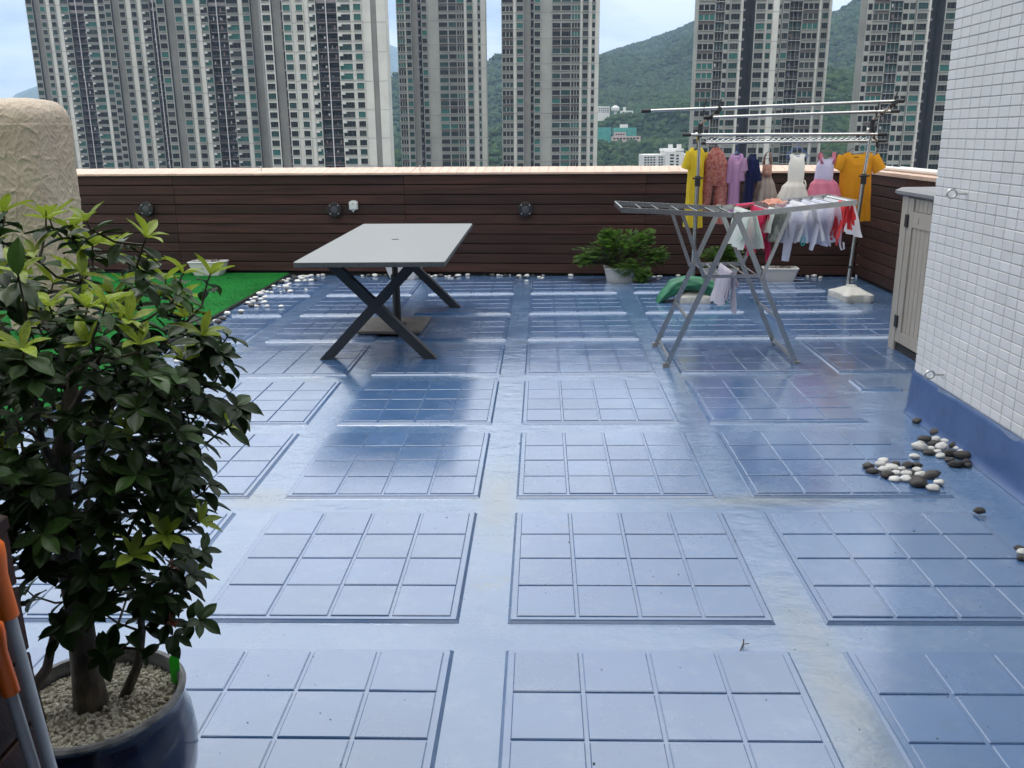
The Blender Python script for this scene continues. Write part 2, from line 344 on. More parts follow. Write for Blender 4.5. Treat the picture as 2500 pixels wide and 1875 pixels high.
h_foot = hill('foothill', 'lighter green wooded foothill in front of the mountain', T_FOOT, 1000, 460, 1350, 60, 330, 26, 200, m_hill, seed=9.1, p=0.9)

# tree canopy on the slopes: nobody could count these
def canopy():
    rr = random.Random(11); mb = MB()
    protos = []
    for k in range(6):
        q = MB(); q.ellipsoid((0,0,0), (1,1,0.85), 6, 4, 0, 0.9, k+3); protos.append((q.v, q.f))
    pals = 3
    for n_ in range(50000):
        if n_ < 45500:
            u = rr.random(); r = 480 + 1400*u**1.15; az = rr.choice([rr.uniform(-14, 32), rr.uniform(2, 22)])
        else:
            r = 1900 + rr.uniform(-35, 3); az = rr.uniform(2, 24)
        z = max(h_main(az, r), h_foot(az, r))
        if z < GROUND+1 and rr.random() < 0.5: continue
        s_ = rr.uniform(1.7, 3.5) * (1.0 + 0.25*(r > 900)) * (0.62 if n_ >= 45500 else 1)
        x = r*math.sin(R(az)); y = r*math.cos(R(az))
        clear = False
        for (bx, by, bw, bd) in ((61.5,900,14,16),(72.5,900,8,12),(84,900,12,14),(52,760,10,14),(69,756,16,14),(85,640,24,30)):
            if abs(x-bx) < bw and -(150 if by < 700 else 42) < y-by < bd: clear = True
        if clear: continue
        v, f = protos[rr.randrange(6)]; sz = s_*rr.uniform(0.7, 1.2)
        c, s2 = math.cos(rr.random()*6.3), math.sin(rr.random()*6.3)
        mb.add([(x+(a*c-b*s2)*s_, y+(a*s2+b*c)*s_, z+sz*0.45+d*sz) for a, b, d in v], f, rr.choice([0,0,1,1,2]))
    o = mb.build('forest', [mat('canopy_a', (0.016,0.036,0.013), 1.0, spec=0.1, var=0.35, vscale=0.25, c2=(0.028,0.058,0.020)),
                            mat('canopy_b', (0.026,0.054,0.018), 1.0, spec=0.1, var=0.35, vscale=0.25, c2=(0.040,0.078,0.024)),
                            mat('canopy_c', (0.036,0.060,0.022), 1.0, spec=0.1, var=0.35, vscale=0.25, c2=(0.056,0.085,0.03))], smooth=True, angle=3.2)
    stuff(o); o['label'] = 'mass of tree crowns on the hillsides'
canopy()

# ------------------------------------------------------------------ apartment towers
m_conc = mat('tower_concrete', (0.275, 0.275, 0.25), 0.85, var=0.16, vscale=0.12, c2=(0.335, 0.335, 0.305))
m_conc_w = mat('tower_pale_concrete', (0.52, 0.515, 0.47), 0.85, var=0.10, vscale=0.12, c2=(0.59, 0.585, 0.535))
m_pier = mat('tower_grey_paint', (0.185, 0.18, 0.165), 0.85, var=0.12, vscale=0.15, c2=(0.225, 0.22, 0.20))
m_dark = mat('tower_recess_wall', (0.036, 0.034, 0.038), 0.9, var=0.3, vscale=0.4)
m_spand = mat('tower_brown_panel', (0.12, 0.10, 0.09), 0.8, var=0.15, vscale=0.5)
m_frame = mat('tower_window_frame', (0.07, 0.075, 0.07), 0.5)
m_gl = [mat('tower_glass_dark', (0.010, 0.011, 0.010), 0.2, spec=0.12), mat('tower_glass_green', (0.014, 0.050, 0.043), 0.2, spec=0.15),
        mat('tower_glass_teal', (0.02, 0.115, 0.095), 0.2, spec=0.2), mat('tower_glass_grey', (0.035, 0.04, 0.037), 0.2, spec=0.15)]
m_ac = mat('tower_ac_box', (0.5, 0.5, 0.47), 0.7)
m_rail = mat('tower_rail', (0.20, 0.17, 0.17), 0.6)
m_pipe = mat('tower_pipe', (0.55, 0.53, 0.54), 0.6)
m_wash = [mat('tower_wash_a', (0.42, 0.42, 0.43), 0.9), mat('tower_wash_b', (0.20, 0.13, 0.13), 0.9), mat('tower_wash_c', (0.10, 0.13, 0.18), 0.9)]
FL = 2.8
def win_mesh(w, h, style, g):
    """one window: deep opening frame, panes, sill ledge; origin at its centre on the facade plane (y=0 front)"""
    b = MB(); t = 0.045; y0 = 0.10; y1 = 0.20
    b.box(-w/2, w/2, y1, y1+0.05, -h/2, h/2, 1)
    b.box(-w/2, w/2, y0, y1, h/2-t, h/2, 0); b.box(-w/2, w/2, y0, y1, -h/2, -h/2+t, 0)
    b.box(-w/2, -w/2+t, y0, y1, -h/2+t, h/2-t, 0); b.box(w/2-t, w/2, y0, y1, -h/2+t, h/2-t, 0)
    if style == 't':
        for k in (-0.17, 0.17): b.box(k*w-0.12, k*w+0.12, y0-0.04, y1-0.002, -h/2+t, h/2-t, 2)
    elif style == 'x':
        for k in (-0.25, 0.0, 0.25): b.box(k*w-0.025, k*w+0.025, y0, y1-0.002, -h/2+t, h/2-t, 0)
    elif w > 1.4:
        for k in (-0.18, 0.2): b.box(k*w-0.025, k*w+0.025, y0, y1-0.002, -h/2+t, h/2-t, 0)
    if style != 'n': b.box(-w/2-0.12, w/2+0.12, -0.42, 0.02, -h/2-0.20, -h/2-0.03, 2)
    if style == 'a':
        b.box(-w/2+0.1, -w/2+1.1, -0.55, 0.15, h/2-0.62, h/2-0.02, 3)
    return b.mesh('window', [m_frame, m_gl[g], m_conc, m_ac])
WIN = {}
def window_of(w, h, style, g):
    k = (round(w*5)/5, h, style, g)
    if k not in WIN: WIN[k] = win_mesh(k[0], h, style, g)
    return WIN[k], k[0]
TILT = 0.008
def tower(label, Y, zr, zph, top, xs, types, pale=False, dark_groups=()):
    rr = random.Random(int(abs(xs[0])*7))
    xc = (xs[0]+xs[-1])/2
    base_x = xc + TILT*(GROUND-zr)
    root = thing('apartment_tower', label, 'apartment tower', (base_x, Y, GROUND), 'apartment towers beyond the parapet')
    root.rotation_euler = (0, math.asin(TILT), 0)
    top -= GROUND; ph = (zph-GROUND) % FL           # window centre heights above base
    wall = MB(); nfl = int((top-ph)/FL); mw = 3 if pale else 0
    balc = []; wins = []
    DB = 6.0
    bandspec = {'w': (0.0, 0.74, 1.70), 'n': (0.0, 0.64, 1.70), 't': (0.0, 0.90, 1.66), 'x': (0.0, 0.88, 1.66), 'a': (0.0, 0.84, 1.75), 'a2': (0.0, 0.82, 1.75), 'n2': (0.0, 0.5, 1.2)}
    for i, t in enumerate(types):
        a, b = xs[i]-xc, xs[i+1]-xc; w = b-a
        if t in bandspec:
            _, fr, hh = bandspec[t]
            prot = {'w': -0.5, 'a': 0.3, 'a2': 0.2, 't': 0.1, 'x': -0.2, 'n': 0.0, 'n2': 0.3}[t]
            ww = w*fr if t in 'tx' else min(w*fr+0.25, w-0.35)
            ww = max(0.6, int(ww*5+0.35)/5); ca = (a+b)/2
            # wall lattice: jambs and spandrels in front of a recessed back wall
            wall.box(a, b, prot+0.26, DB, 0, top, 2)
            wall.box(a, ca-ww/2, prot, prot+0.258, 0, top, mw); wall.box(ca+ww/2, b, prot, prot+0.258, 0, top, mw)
            z = 0.0
            for k in range(nfl+1):
                zc_ = ph + k*FL
                lo, hi = zc_-hh/2, zc_+hh/2
                dk = t in 'tx' and (k % 8) in dark_groups
                if lo > z: wall.box(ca-ww/2, ca+ww/2, prot+(0.06 if dk else 0.003), prot+0.258, z, min(lo, top), 4 if dk else mw)
                z = hi
                if hi < top-0.3: wins.append((ca, prot, zc_, ww, hh, t[0]))
            if z < top: wall.box(ca-ww/2, ca+ww/2, prot+0.003, prot+0.258, z, top, mw)
        elif t == 'b': wall.box(a, b, -0.05, DB, 0, top, 3 if pale or w < 2.0 else mw)
        elif t == 'p': wall.box(a, b, 0.9, DB, 0, top, 1)
        elif t == 'p2': wall.box(a, b, 0.4, DB, 0, top, 1)
        elif t == 'g':
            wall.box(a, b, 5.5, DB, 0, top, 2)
            for k in range(nfl):
                zc_ = ph+k*FL
                wall.box(a+0.15, a+0.9, 0.6+0.4*(k % 2), 1.3, zc_-1.1, zc_-0.4, 5)
        elif t in ('r', 'k'):
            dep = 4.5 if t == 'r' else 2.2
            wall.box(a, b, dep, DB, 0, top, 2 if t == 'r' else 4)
            for k in range(nfl): balc.append((a, b, ph+k*FL, t))
            if t == 'r': wall.tube([((a+b)/2, 0.1, 0), ((a+b)/2, 0.1, top)], 0.16, 6, 6)
    x0, x1 = xs[0]-xc, xs[-1]-xc
    wall.box(x0-0.06, x0-0.002, 0.1, DB+0.1, 0, top, 0); wall.box(x1+0.002, x1+0.06, 0.1, DB+0.1, 0, top, mw)
    wall.box(x0+0.5, x1-0.5, 1.0, DB-0.6, top, top+3.0, 0)      # roof plant
    # horizontal joint lines every three storeys
    for k in range(0, nfl, 3):
        zc_ = ph+k*FL+1.36
        for i, t in enumerate(types):
            if t in ('b', 'p', 'p2'): wall.box(xs[i]-xc+0.02, xs[i+1]-xc-0.02, {'b': -0.09, 'p': 0.86, 'p2': 0.36}[t], {'b': -0.06, 'p': 0.89, 'p2': 0.39}[t], zc_-0.06, zc_+0.06, 5)
    wall.build('wall', [m_conc, m_pier, m_dark, m_conc_w, m_spand, m_rail, m_pipe], root, local=True)
    # windows: those in view one by one (the lowest 300), the rest as one mass
    zlo = H-0.062*Y-GROUND
    wins.sort(key=lambda q: (q[2] < zlo, q[2]))
    rest = MB(); cnt = 0
    for (x, y, z, w, h, st) in wins:
        g = rr.choices([0, 1, 2, 3], [5, 2.2, 2.0 if st in 'wa' else 1.0, 1.2])[0]
        me, w2 = window_of(w, h, st, g)
        vis = zlo < z < H+0.135*Y-GROUND
        if vis and cnt < 300:
            o = bpy.data.objects.new('window', me); col.objects.link(o); o.parent = root; o.location = (x, y, z); cnt += 1
        else:
            rest.box(x-w/2, x+w/2, y+0.12, y+0.25, z-h/2, z+h/2, g)
            rest.box(x-w/2-0.12, x+w/2+0.12, y-0.42, y+0.02, z-h/2-0.2, z-h/2-0.03, 4)
    if rest.v: stuff(rest.build('window_rows', m_gl+[m_conc], root, local=True))
    # balconies in the recesses
    bmesh_cache = {}; brest = MB(); nb = 0
    for (a, b, z, t) in balc:
        key = (t, rr.randrange(7), round(a, 1))
        if key not in bmesh_cache:
            q = MB(); w = b-a; dep = 4.4 if t == 'r' else 2.1; y0 = 0.9 if t == 'r' else -0.5
            if t == 'r':
                q.box(0.02, w-0.02, y0+0.6, dep, -1.42, -1.24, 1)
                for sx in (0.12, w*0.5+0.25):
                    ww = w*0.5-0.37
                    q.box(sx, sx+ww, y0, y0+0.05, -0.35, -0.28, 1); q.box(sx, sx+ww, y0, y0+0.05, -1.3, -1.22, 1)
                    nb_ = max(3, int(ww/0.35))
                    for kk in range(nb_+1): q.box(sx+ww*kk/nb_-0.02, sx+ww*kk/nb_+0.02, y0+0.01, y0+0.04, -1.22, -0.35, 1)
                    for kk in range(rr.choice([0, 0, 1, 1, 2, 3])):
                        xa_ = sx+rr.uniform(0.1, max(0.2, ww-0.6)); q.box(xa_, xa_+rr.uniform(0.2, 0.5), y0+0.5+0.06*kk, y0+0.54+0.06*kk, rr.uniform(-0.6, 0), rr.uniform(0.3, 0.75), rr.choice([3, 3, 4, 5]))
                    q.box(sx+0.25, sx+ww-0.25, 4.3, 4.42, -1.1, 0.8, 2)
            else:
                q.box(0.02, w-0.02, y0, dep, -1.42, -1.22, 0)
                for kk in range(4): q.box(w*kk/3-0.05+(0.06 if kk == 0 else -0.06 if kk == 3 else 0), w*kk/3+0.05+(0.06 if kk == 0 else -0.06 if kk == 3 else 0), y0+0.6, y0+0.7, -1.22, 1.36, 0)
                q.box(0.1, w-0.1, y0, y0+0.05, -0.42, -0.34, 1); q.box(0.1, w-0.1, y0, y0+0.04, -0.8, -0.76, 1)
                q.box(0.15, w*0.45, y0+0.8, y0+0.9, -0.9, 1.0, 2); q.box(w*0.55, w-0.15, y0+0.8, y0+0.9, -0.9, 1.0, 2)
                if key[1] > 3: q.box(0.3+0.2*(key[1] % 3), 0.7+0.2*(key[1] % 3), y0+0.3, y0+0.35, -0.2, 0.6, 3+key[1] % 3)
            bmesh_cache[key] = q.mesh('balcony', [m_conc, m_rail, m_gl[rr.choice([0, 1, 3])]]+m_wash)
        vis = zlo < z < H+0.135*Y-GROUND
        if vis:
            o = bpy.data.objects.new('balcony', bmesh_cache[key]); col.objects.link(o); o.parent = root; o.location = (a, 0, z); nb += 1
        else:
            y0 = 0.9 if t == 'r' else -0.5
            brest.box(a+0.1, b-0.1, y0, y0+0.05, z-1.3, z-0.3, 1); brest.box(a+0.02, b-0.02, y0+0.06, 2.0, z-1.42, z-1.24, 0)
    if brest.v: stuff(brest.build('balcony_rows', [m_conc, m_rail], root, local=True))
    return root
TLAB = {'L1': 'grey apartment tower at the left end of the long joined block', 'L2': 'narrow grey tower second from left in the joined block',
        'L3': 'grey tower third from left with a dark balcony recess in the joined block', 'L4': 'pale tower with a blank white right flank, right end of the joined block',
        'C1': 'slim beige tower standing alone just right of the joined block', 'C2': 'slim beige tower in the middle, left of the open green hillside',
        'R1': 'dark balconied tower behind the clothes rail', 'R2': 'tower partly hidden by the white tiled wall'}
for (nm, Y, zr, zph, top, xs, types) in TOWERS:
    tower(TLAB[nm], Y, zr, zph, top, xs, types, pale=(nm == 'L4'), dark_groups={'C1': (1, 2, 6), 'C2': (0, 1, 2), 'R1': (0, 1, 5), 'R2': (1, 2, 6)}.get(nm, ()))

# ------------------------------------------------------------------ buildings on the hillside
m_white = mat('far_white_wall', (0.62, 0.61, 0.58), 0.8, var=0.05, vscale=0.1)
m_pink = mat('far_pink_wall', (0.46, 0.36, 0.33), 0.8, var=0.08, vscale=0.2)
m_net = mat('far_green_net', (0.05, 0.25, 0.21), 0.9, var=0.25, vscale=0.3)
def far_building(name, label, boxes, cat='building', wins=None, mats=(m_white,)):
    xs = [b[0] for b in boxes]; base = (min(xs), boxes[0][2], min(b[4] for b in boxes))
    r_ = thing(name, label, cat, base)
    w = MB()
    for b in boxes: w.box(*b[:6], b[6] if len(b) > 6 else 0)
    w.build('wall', list(mats), r_)
    if wins:
        for (x0, x1, y, z0, z1, n, k) in wins:
            for i in range(n):
                for j in range(k):
                    q = MB(); dx = (x1-x0)/n; dz = (z1-z0)/k
                    q.box(x0+dx*(i+.15), x0+dx*(i+.85), y-0.12, y+0.2, z0+dz*(j+.25), z0+dz*(j+.8)); q.build('window', m_gl[0], r_)
    return r_
Y = 620
far_building('office_block', 'white institutional block with stepped centre core low behind the parapet', [
    (69, 84, Y, Y+24, -34, -13), (84, 91, Y-3, Y+24, -34, -11), (83, 97, Y+2, Y+22, -11, -9.5), (91, 97, Y+1, Y+24, -34, -11.5), (97, 103.5, Y, Y+24, -34, -13.2),
    (87.2, 89.8, Y+4, Y+8, -9.5, -6.6), (93.0, 95.6, Y+4, Y+8, -9.5, -6.6), (84, 101, Y-7, Y-3.2, -34, -22.5)],
    wins=[(86.6, 90.4, Y-3, -31, -12.5, 1, 9), (79.6, 83.0, Y, -31, -14, 2, 10), (98.5, 102.6, Y, -31, -14, 2, 10), (91.6, 94, Y+1, -31, -13, 1, 9), (70, 78, Y, -31, -14, 4, 10)])
Y = 900
far_building('hillside_house', 'long white terraced building on the hillside beside the middle tower', [(52, 67, Y, Y+14, 8, 26.6), (53, 60, Y-5, Y-0.2, 8, 21)], wins=[(54, 66.4, Y, 20.4, 25.6, 6, 3)])
w_ = thing('water_tower', 'small white mushroom shaped water tower on the hillside', 'water tower', (72.5, Y, 8))
q = MB(); q.lathe([(1.7, 0), (1.4, 13.5)], (72.5, Y, 8), 10); q.build('shaft', m_white, w_)
q = MB(); q.lathe([(1.4, 13.5), (3.9, 14.6), (4.1, 17.4), (2.2, 18.6), (1.0, 19.2)], (72.5, Y, 8), 12); q.build('tank', m_white, w_)
far_building('pump_house', 'low white building right of the water tower', [(78, 90, Y, Y+8, 8, 22.2), (80.5, 83, Y+1, Y+5, 22.2, 25.6), (73.5, 78, Y-2, Y+5, 8, 19.2)], wins=[(79, 89, Y, 19, 21.5, 4, 1)])
Y = 760
far_building('netted_building', 'building wrapped in green scaffold netting beside the middle tower', [(44, 58, Y, Y+12, -30, 6.2)], mats=(m_net,))
far_building('netted_building', 'wide low building topped with green netting above a pink front', [(60.2, 79.2, Y+1, Y+14, -30, 5.6), (66, 72, Y+2, Y+10, 5.6, 8.3, 1)], mats=(m_net, m_white))
far_building('pink_house', 'pinkish house in front of the green netted building', [(60, 69.2, Y-11, Y-1, -34, 2.0), (57.5, 81, Y-14, Y-11.2, -34, -1.2, 0)], mats=(m_pink,), wins=[(60.6, 68.6, Y-11, -0.9, 1.4, 4, 1), (58.4, 80, Y-14, -4.2, -1.8, 8, 1)])
for (x, y, w, d, z, lab) in ((26, 420, 9, 10, -14.0, 'low orange roofed shed at the foot of the hill beside the middle tower'), (52, 430, 24, 12, -15.6, 'row of low tan roofs behind the parapet below the hillside'), (-24, 440, 10, 10, -15.2, 'low tan roof between the two slim towers')):
    far_building('low_house', lab, [(x-w/2, x+w/2, y, y+d, GROUND, z)], mats=(mat('far_tan_wall', (0.42, 0.30, 0.22), 0.9),))

# haze: one closed box of even, thin air round everything
hz = MB(); hz.box(-6300, 6300, -800, 8400, GROUND-1, 900)
m_h = bpy.data.materials.new('haze_air'); m_h.use_nodes = True
nt = m_h.node_tree; nt.nodes.clear()
pv = nt.nodes.new('ShaderNodeVolumePrincipled'); pv.inputs['Density'].default_value = HAZE_D; pv.inputs['Color'].default_value = (0.52, 0.72, 1.0, 1)
pv.inputs['Anisotropy'].default_value = 0.15
mo = nt.nodes.new('ShaderNodeOutputMaterial'); nt.links.new(pv.outputs[0], mo.inputs['Volume'])
stuff(hz.build('haze', m_h))
# ================================================================== TERRACE
STAINS = [(0.87, 2.25, 0.10, 0.75), (0.90, 1.55, 0.30, 0.16), (-0.25, 1.52, 0.12, 0.10), (0.1, 1.53, 0.9, 0.07), (-0.20, 3.7, 0.12, 0.5), (1.0, 3.68, 0.5, 0.08), (-1.30, 3.72, 0.2, 0.14)]
def floor_mat(name, stain, bumpd, bsc, stretch=None):
    m = bpy.data.materials.new(name); m.use_nodes = True; nt = m.node_tree; L = nt.links.new
    b = nt.nodes['Principled BSDF']
    t = nt.nodes.new('ShaderNodeNewGeometry'); P = t.outputs['Position']
    def noi(s_, d=5, ro=0.6, vec=P):
        n = nt.nodes.new('ShaderNodeTexNoise'); n.inputs['Scale'].default_value = s_; n.inputs['Detail'].default_value = d; n.inputs['Roughness'].default_value = ro
        L(vec, n.inputs['Vector']); return n.outputs['Fac']
    def ramp(f, p0, p1, c0, c1):
        r = nt.nodes.new('ShaderNodeValToRGB'); r.color_ramp.elements[0].position = p0; r.color_ramp.elements[1].position = p1
        r.color_ramp.elements[0].color = (*c0, 1); r.color_ramp.elements[1].color = (*c1, 1); L(f, r.inputs[0]); return r.outputs[0]
    def mixc(f, a, b2):
        x = nt.nodes.new('ShaderNodeMix'); x.data_type = 'RGBA'; L(f, x.inputs[0]); L(a, x.inputs[6])
        if isinstance(b2, tuple): x.inputs[7].default_value = (*b2, 1)
        else: L(b2, x.inputs[7])
        return x.outputs[2]
    c = ramp(noi(1.1, 6), 0.3, 0.7, FLOOR_A, FLOOR_B)
    c = mixc(ramp(noi(7.0, 8, 0.7), 0.52, 0.72, (0,0,0), (0.35,)*3), c, (0.17, 0.22, 0.30))
    c = mixc(ramp(noi(2.3, 9, 0.7), 0.60, 0.74, (0,0,0), (stain,)*3), c, (0.115, 0.128, 0.120))
    c = mixc(ramp(noi(60.0, 3, 0.6), 0.70, 0.76, (0,0,0), (0.5,)*3), c, (0.05, 0.06, 0.08))
    # silt left where rain stands: along the channel right of the near middle panels
    for (cx_, cy_, rx_, ry_) in STAINS:
        mp_ = nt.nodes.new('ShaderNodeMapping'); mp_.vector_type = 'POINT'; mp_.inputs['Location'].default_value = (-cx_/rx_, -cy_/ry_, 0); mp_.inputs['Scale'].default_value = (1/rx_, 1/ry_, 0); L(P, mp_.inputs[0])
        ln = nt.nodes.new('ShaderNodeVectorMath'); ln.operation = 'LENGTH'; L(mp_.outputs[0], ln.inputs[0])
        ad = nt.nodes.new('ShaderNodeMath'); ad.operation = 'MULTIPLY_ADD'; ad.inputs[1].default_value = 1.5; ad.inputs[1].default_value = 0.62; L(noi(6.0, 8, 0.7), ad.inputs[0])
        hf = nt.nodes.new('ShaderNodeMath'); hf.operation = 'MULTIPLY'; hf.inputs[1].default_value = 0.4; L(ln.outputs['Value'], hf.inputs[0]); L(hf.outputs[0], ad.inputs[2])
        c = mixc(ramp(ad.outputs[0], 0.42, 0.80, (0.62*stain,)*3, (0, 0, 0)), c, (0.125, 0.138, 0.122))
    oi = nt.nodes.new('ShaderNodeObjectInfo'); hs = nt.nodes.new('ShaderNodeHueSaturation')
    mr0 = nt.nodes.new('ShaderNodeMapRange'); mr0.inputs['To Min'].default_value = 0.92; mr0.inputs['To Max'].default_value = 1.07
    L(oi.outputs['Random'], mr0.inputs[0]); L(mr0.outputs[0], hs.inputs['Value']); L(c, hs.inputs['Color'])
    L(hs.outputs[0], b.inputs['Base Color'])
    mr = nt.nodes.new('ShaderNodeMapRange'); mr.inputs['From Min'].default_value = 0.3; mr.inputs['From Max'].default_value = 0.7
    mr.inputs['To Min'].default_value = 0.11; mr.inputs['To Max'].default_value = 0.35; L(noi(2.7, 7, 0.65), mr.inputs[0]); L(mr.outputs[0], b.inputs['Roughness'])
    b.inputs['Specular IOR Level'].default_value = 0.95; b.inputs['Coat Weight'].default_value = 0.85; b.inputs['Coat Roughness'].default_value = 0.16; b.inputs['Coat IOR'].default_value = 1.55
    vec = P
    if stretch:
        mp = nt.nodes.new('ShaderNodeMapping'); mp.inputs['Scale'].default_value = stretch; L(P, mp.inputs[0]); vec = mp.outputs[0]
    bp = nt.nodes.new('ShaderNodeBump'); bp.inputs['Distance'].default_value = bumpd; L(noi(bsc, 4, 0.55, vec), bp.inputs['Height'])
    L(bp.outputs[0], b.inputs['Normal'])
    return m
FLOOR_A = (0.036, 0.098, 0.225); FLOOR_B = (0.054, 0.128, 0.272)
FLOOR_A, FLOOR_B = (0.060, 0.124, 0.238), (0.086, 0.158, 0.280)
m_floor = floor_mat('floor_paint', 0.85, 0.010, 5.0, (1.0, 1.5, 1.0))
FLOOR_A, FLOOR_B = (0.045, 0.106, 0.228), (0.066, 0.138, 0.280)
m_tile = floor_mat('tile_paint', 0.36, 0.0014, 4.0)
fl = MB(); fl.box(-6.2, 3.62, -1.2, 10.75, -0.35, 0.0)
floor = structure(fl.build('floor', m_floor), 'blue painted roof terrace floor')
# raised panels, each with 4 x 4 tiles
X0, Y0, QX, QY, PW, PD = -0.123, 1.579, 1.070, 1.067, 0.903, 0.903
PZ = 0.0115; TZ = 0.0165; BV = 0.0105; RIM = 0.019; JT = 0.011
TS = (PW - 2*BV - 2*RIM - 3*JT)/4
def panel_mesh(w, d):
    q = MB()
    r = lambda i, z: [(i, i, z), (w-i, i, z), (w-i, d-i, z), (i, d-i, z)]
    q.loft([r(0, 0.0005), r(BV*0.8, PZ-0.003), r(BV, PZ)], 0, False, True); return q.mesh('panel', m_tile)
def tile_mesh(w, d):
    q = MB(); e = 0.0035
    r = lambda i, z: [(i, i, z), (w-i, i, z), (w-i, d-i, z), (i, d-i, z)]
    q.loft([r(0, PZ-0.002), r(0.0004, TZ-0.0025), r(e, TZ)], 0, False, True); return q
pm = panel_mesh(PW, PD); tm = tile_mesh(TS, TS).mesh('tile', m_tile)
frng = random.Random(3)
tf = MB(); tp = tile_mesh(TS, TS)
for k in range(8):
    for ci in range(-3, 3):
        x = X0 + ci*QX; y = Y0 + k*QY
        if ci == 2 and k < 4: continue
        if ci == -3 and k < 2: continue
        if ci == -3:
            xa = -2.99; o = inst('panel', panel_mesh(x+PW-xa, PD), (xa, y, 0), floor)
        else: o = inst('panel', pm, (x, y, 0), floor)
        single = (k < 4 and ci in (-2, -1, 0, 1)) or (k == 4 and ci in (-1, 0))
        if k == 3 and ci == -2: single = False
        for i in range(4):
            for j in range(4):
                tx = x+BV+RIM+i*(TS+JT); ty = y+BV+RIM+j*(TS+JT)
                if ci == -3:
                    if tx+TS < -2.9: continue
                    if tx < -2.97:
                        q = tile_mesh(tx+TS+2.97, TS); tf.add([(a-2.97, b+ty, c) for a, b, c in q.v], q.f); continue
                if single:
                    inst('tile', tm, (tx, ty, frng.uniform(-0.0006, 0.0006)), o, rot=(frng.uniform(-.0015, .0015), frng.uniform(-.0015, .0015), frng.uniform(-.003, .003)))
                else: tf.add([(a+tx, b+ty, c) for a, b, c in tp.v], tp.f)
o = inst('panel', panel_mesh(0.27, 0.245), (2.018, 5.415, 0), floor)
inst('tile', tile_mesh(0.20, 0.18).mesh('tile', m_tile), (2.053, 5.447, 0), o)
stuff(tf.build('tile_field', m_tile, floor))

# ------------------------------------------------------------------ parapet walls with dark timber cladding
m_wood = mat('dark_timber', (0.032, 0.0122, 0.0090), 0.62, var=0.45, vscale=3.0, c2=(0.054, 0.0215, 0.0155), stretch=(0.5, 6, 9), rand=0.32, bump=0.0015, bscale=30, spec=0.35)
m_void = mat('cladding_backing', (0.006, 0.005, 0.005), 0.95)
m_cope = mat('coping_tile', (0.50, 0.345, 0.26), 0.45, var=0.06, vscale=2, rand=0.05)
m_grout = mat('coping_grout', (0.50, 0.43, 0.37), 0.9)
def chamf(q, x0, x1, y0, y1, z0, z1, c, face):
    """plank or tile: box whose outer face (face '-y' or '-x') has chamfered long edges"""
    if face == '-y': q.loft([[(x0,y1,z0),(x1,y1,z0),(x1,y1,z1),(x0,y1,z1)], [(x0,y0+c,z0),(x1,y0+c,z0),(x1,y0+c,z1),(x0,y0+c,z1)], [(x0+c,y0,z0+c),(x1-c,y0,z0+c),(x1-c,y0,z1-c),(x0+c,y0,z1-c)]], 0, True, True)
    else: q.loft([[(x1,y1,z0),(x1,y0,z0),(x1,y0,z1),(x1,y1,z1)], [(x0+c,y1,z0),(x0+c,y0,z0),(x0+c,y0,z1),(x0+c,y1,z1)], [(x0,y1-c,z0+c),(x0,y0+c,z0+c),(x0,y0+c,z1-c),(x0,y1-c,z1-c)]], 0, True, True)
pr = thing('parapet_wall', 'long parapet wall clad in dark brown planks with a pale tiled coping, facing the camera', 'wall', (0, 10.23, 0))
pr.rotation_euler = (0, 0.0059, -0.0798)
q = MB(); q.box(-6.6, 3.54, 0.025, 0.30, -0.1, 1.16); q.build('backing', m_void, pr, local=True)
ZP = [0.035 + 0.1128*i for i in range(11)]
segs = [-6.6, -4.41, -1.60, 1.175, 3.51]
for i in range(10):
    for a, b in zip(segs, segs[1:]):
        q = MB(); dy = rnd.uniform(-0.002, 0.002)
        chamf(q, a+0.0015, b-0.0015, 0.0+dy, 0.022, ZP[i]+0.005, ZP[i+1]-0.006, 0.003, '-y'); q.build('plank', m_wood, pr, local=True)
q = MB()      # mortar bed of the coping
ct = lambda y: 1.178 + (y+0.025)*0.15
q.loft([[(x, -0.022, 1.162), (x, 0.30, 1.162), (x, 0.30, ct(0.30)+0.004), (x, -0.022, ct(-0.022)+0.004)] for x in (-6.6, 3.53)], 0, True, True)
q.build('coping', m_grout, pr, local=True)
cm = MB(); w = 0.1035
cm.loft([[(0.002, -0.027, 1.166), (w, -0.027, 1.166), (w, 0.302, ct(0.302)-0.03), (0.002, 0.302, ct(0.302)-0.03)],
         [(0.002, -0.027, ct(-0.027)+0.006), (w, -0.027, ct(-0.027)+0.006), (w, 0.302, ct(0.302)+0.009), (0.002, 0.302, ct(0.302)+0.009)],
         [(0.005, -0.023, ct(-0.023)+0.010), (w-0.003, -0.023, ct(-0.023)+0.010), (w-0.003, 0.299, ct(0.299)+0.011), (0.005, 0.299, ct(0.299)+0.011)]], 0, True, True)
cme = cm.mesh('coping_tile', m_cope)
for i in range(96):
    o = bpy.data.objects.new('coping_tile', cme); col.objects.link(o); o.parent = pr; o.location = (-6.55+0.105*i, 0, rnd.uniform(-.001, .001))
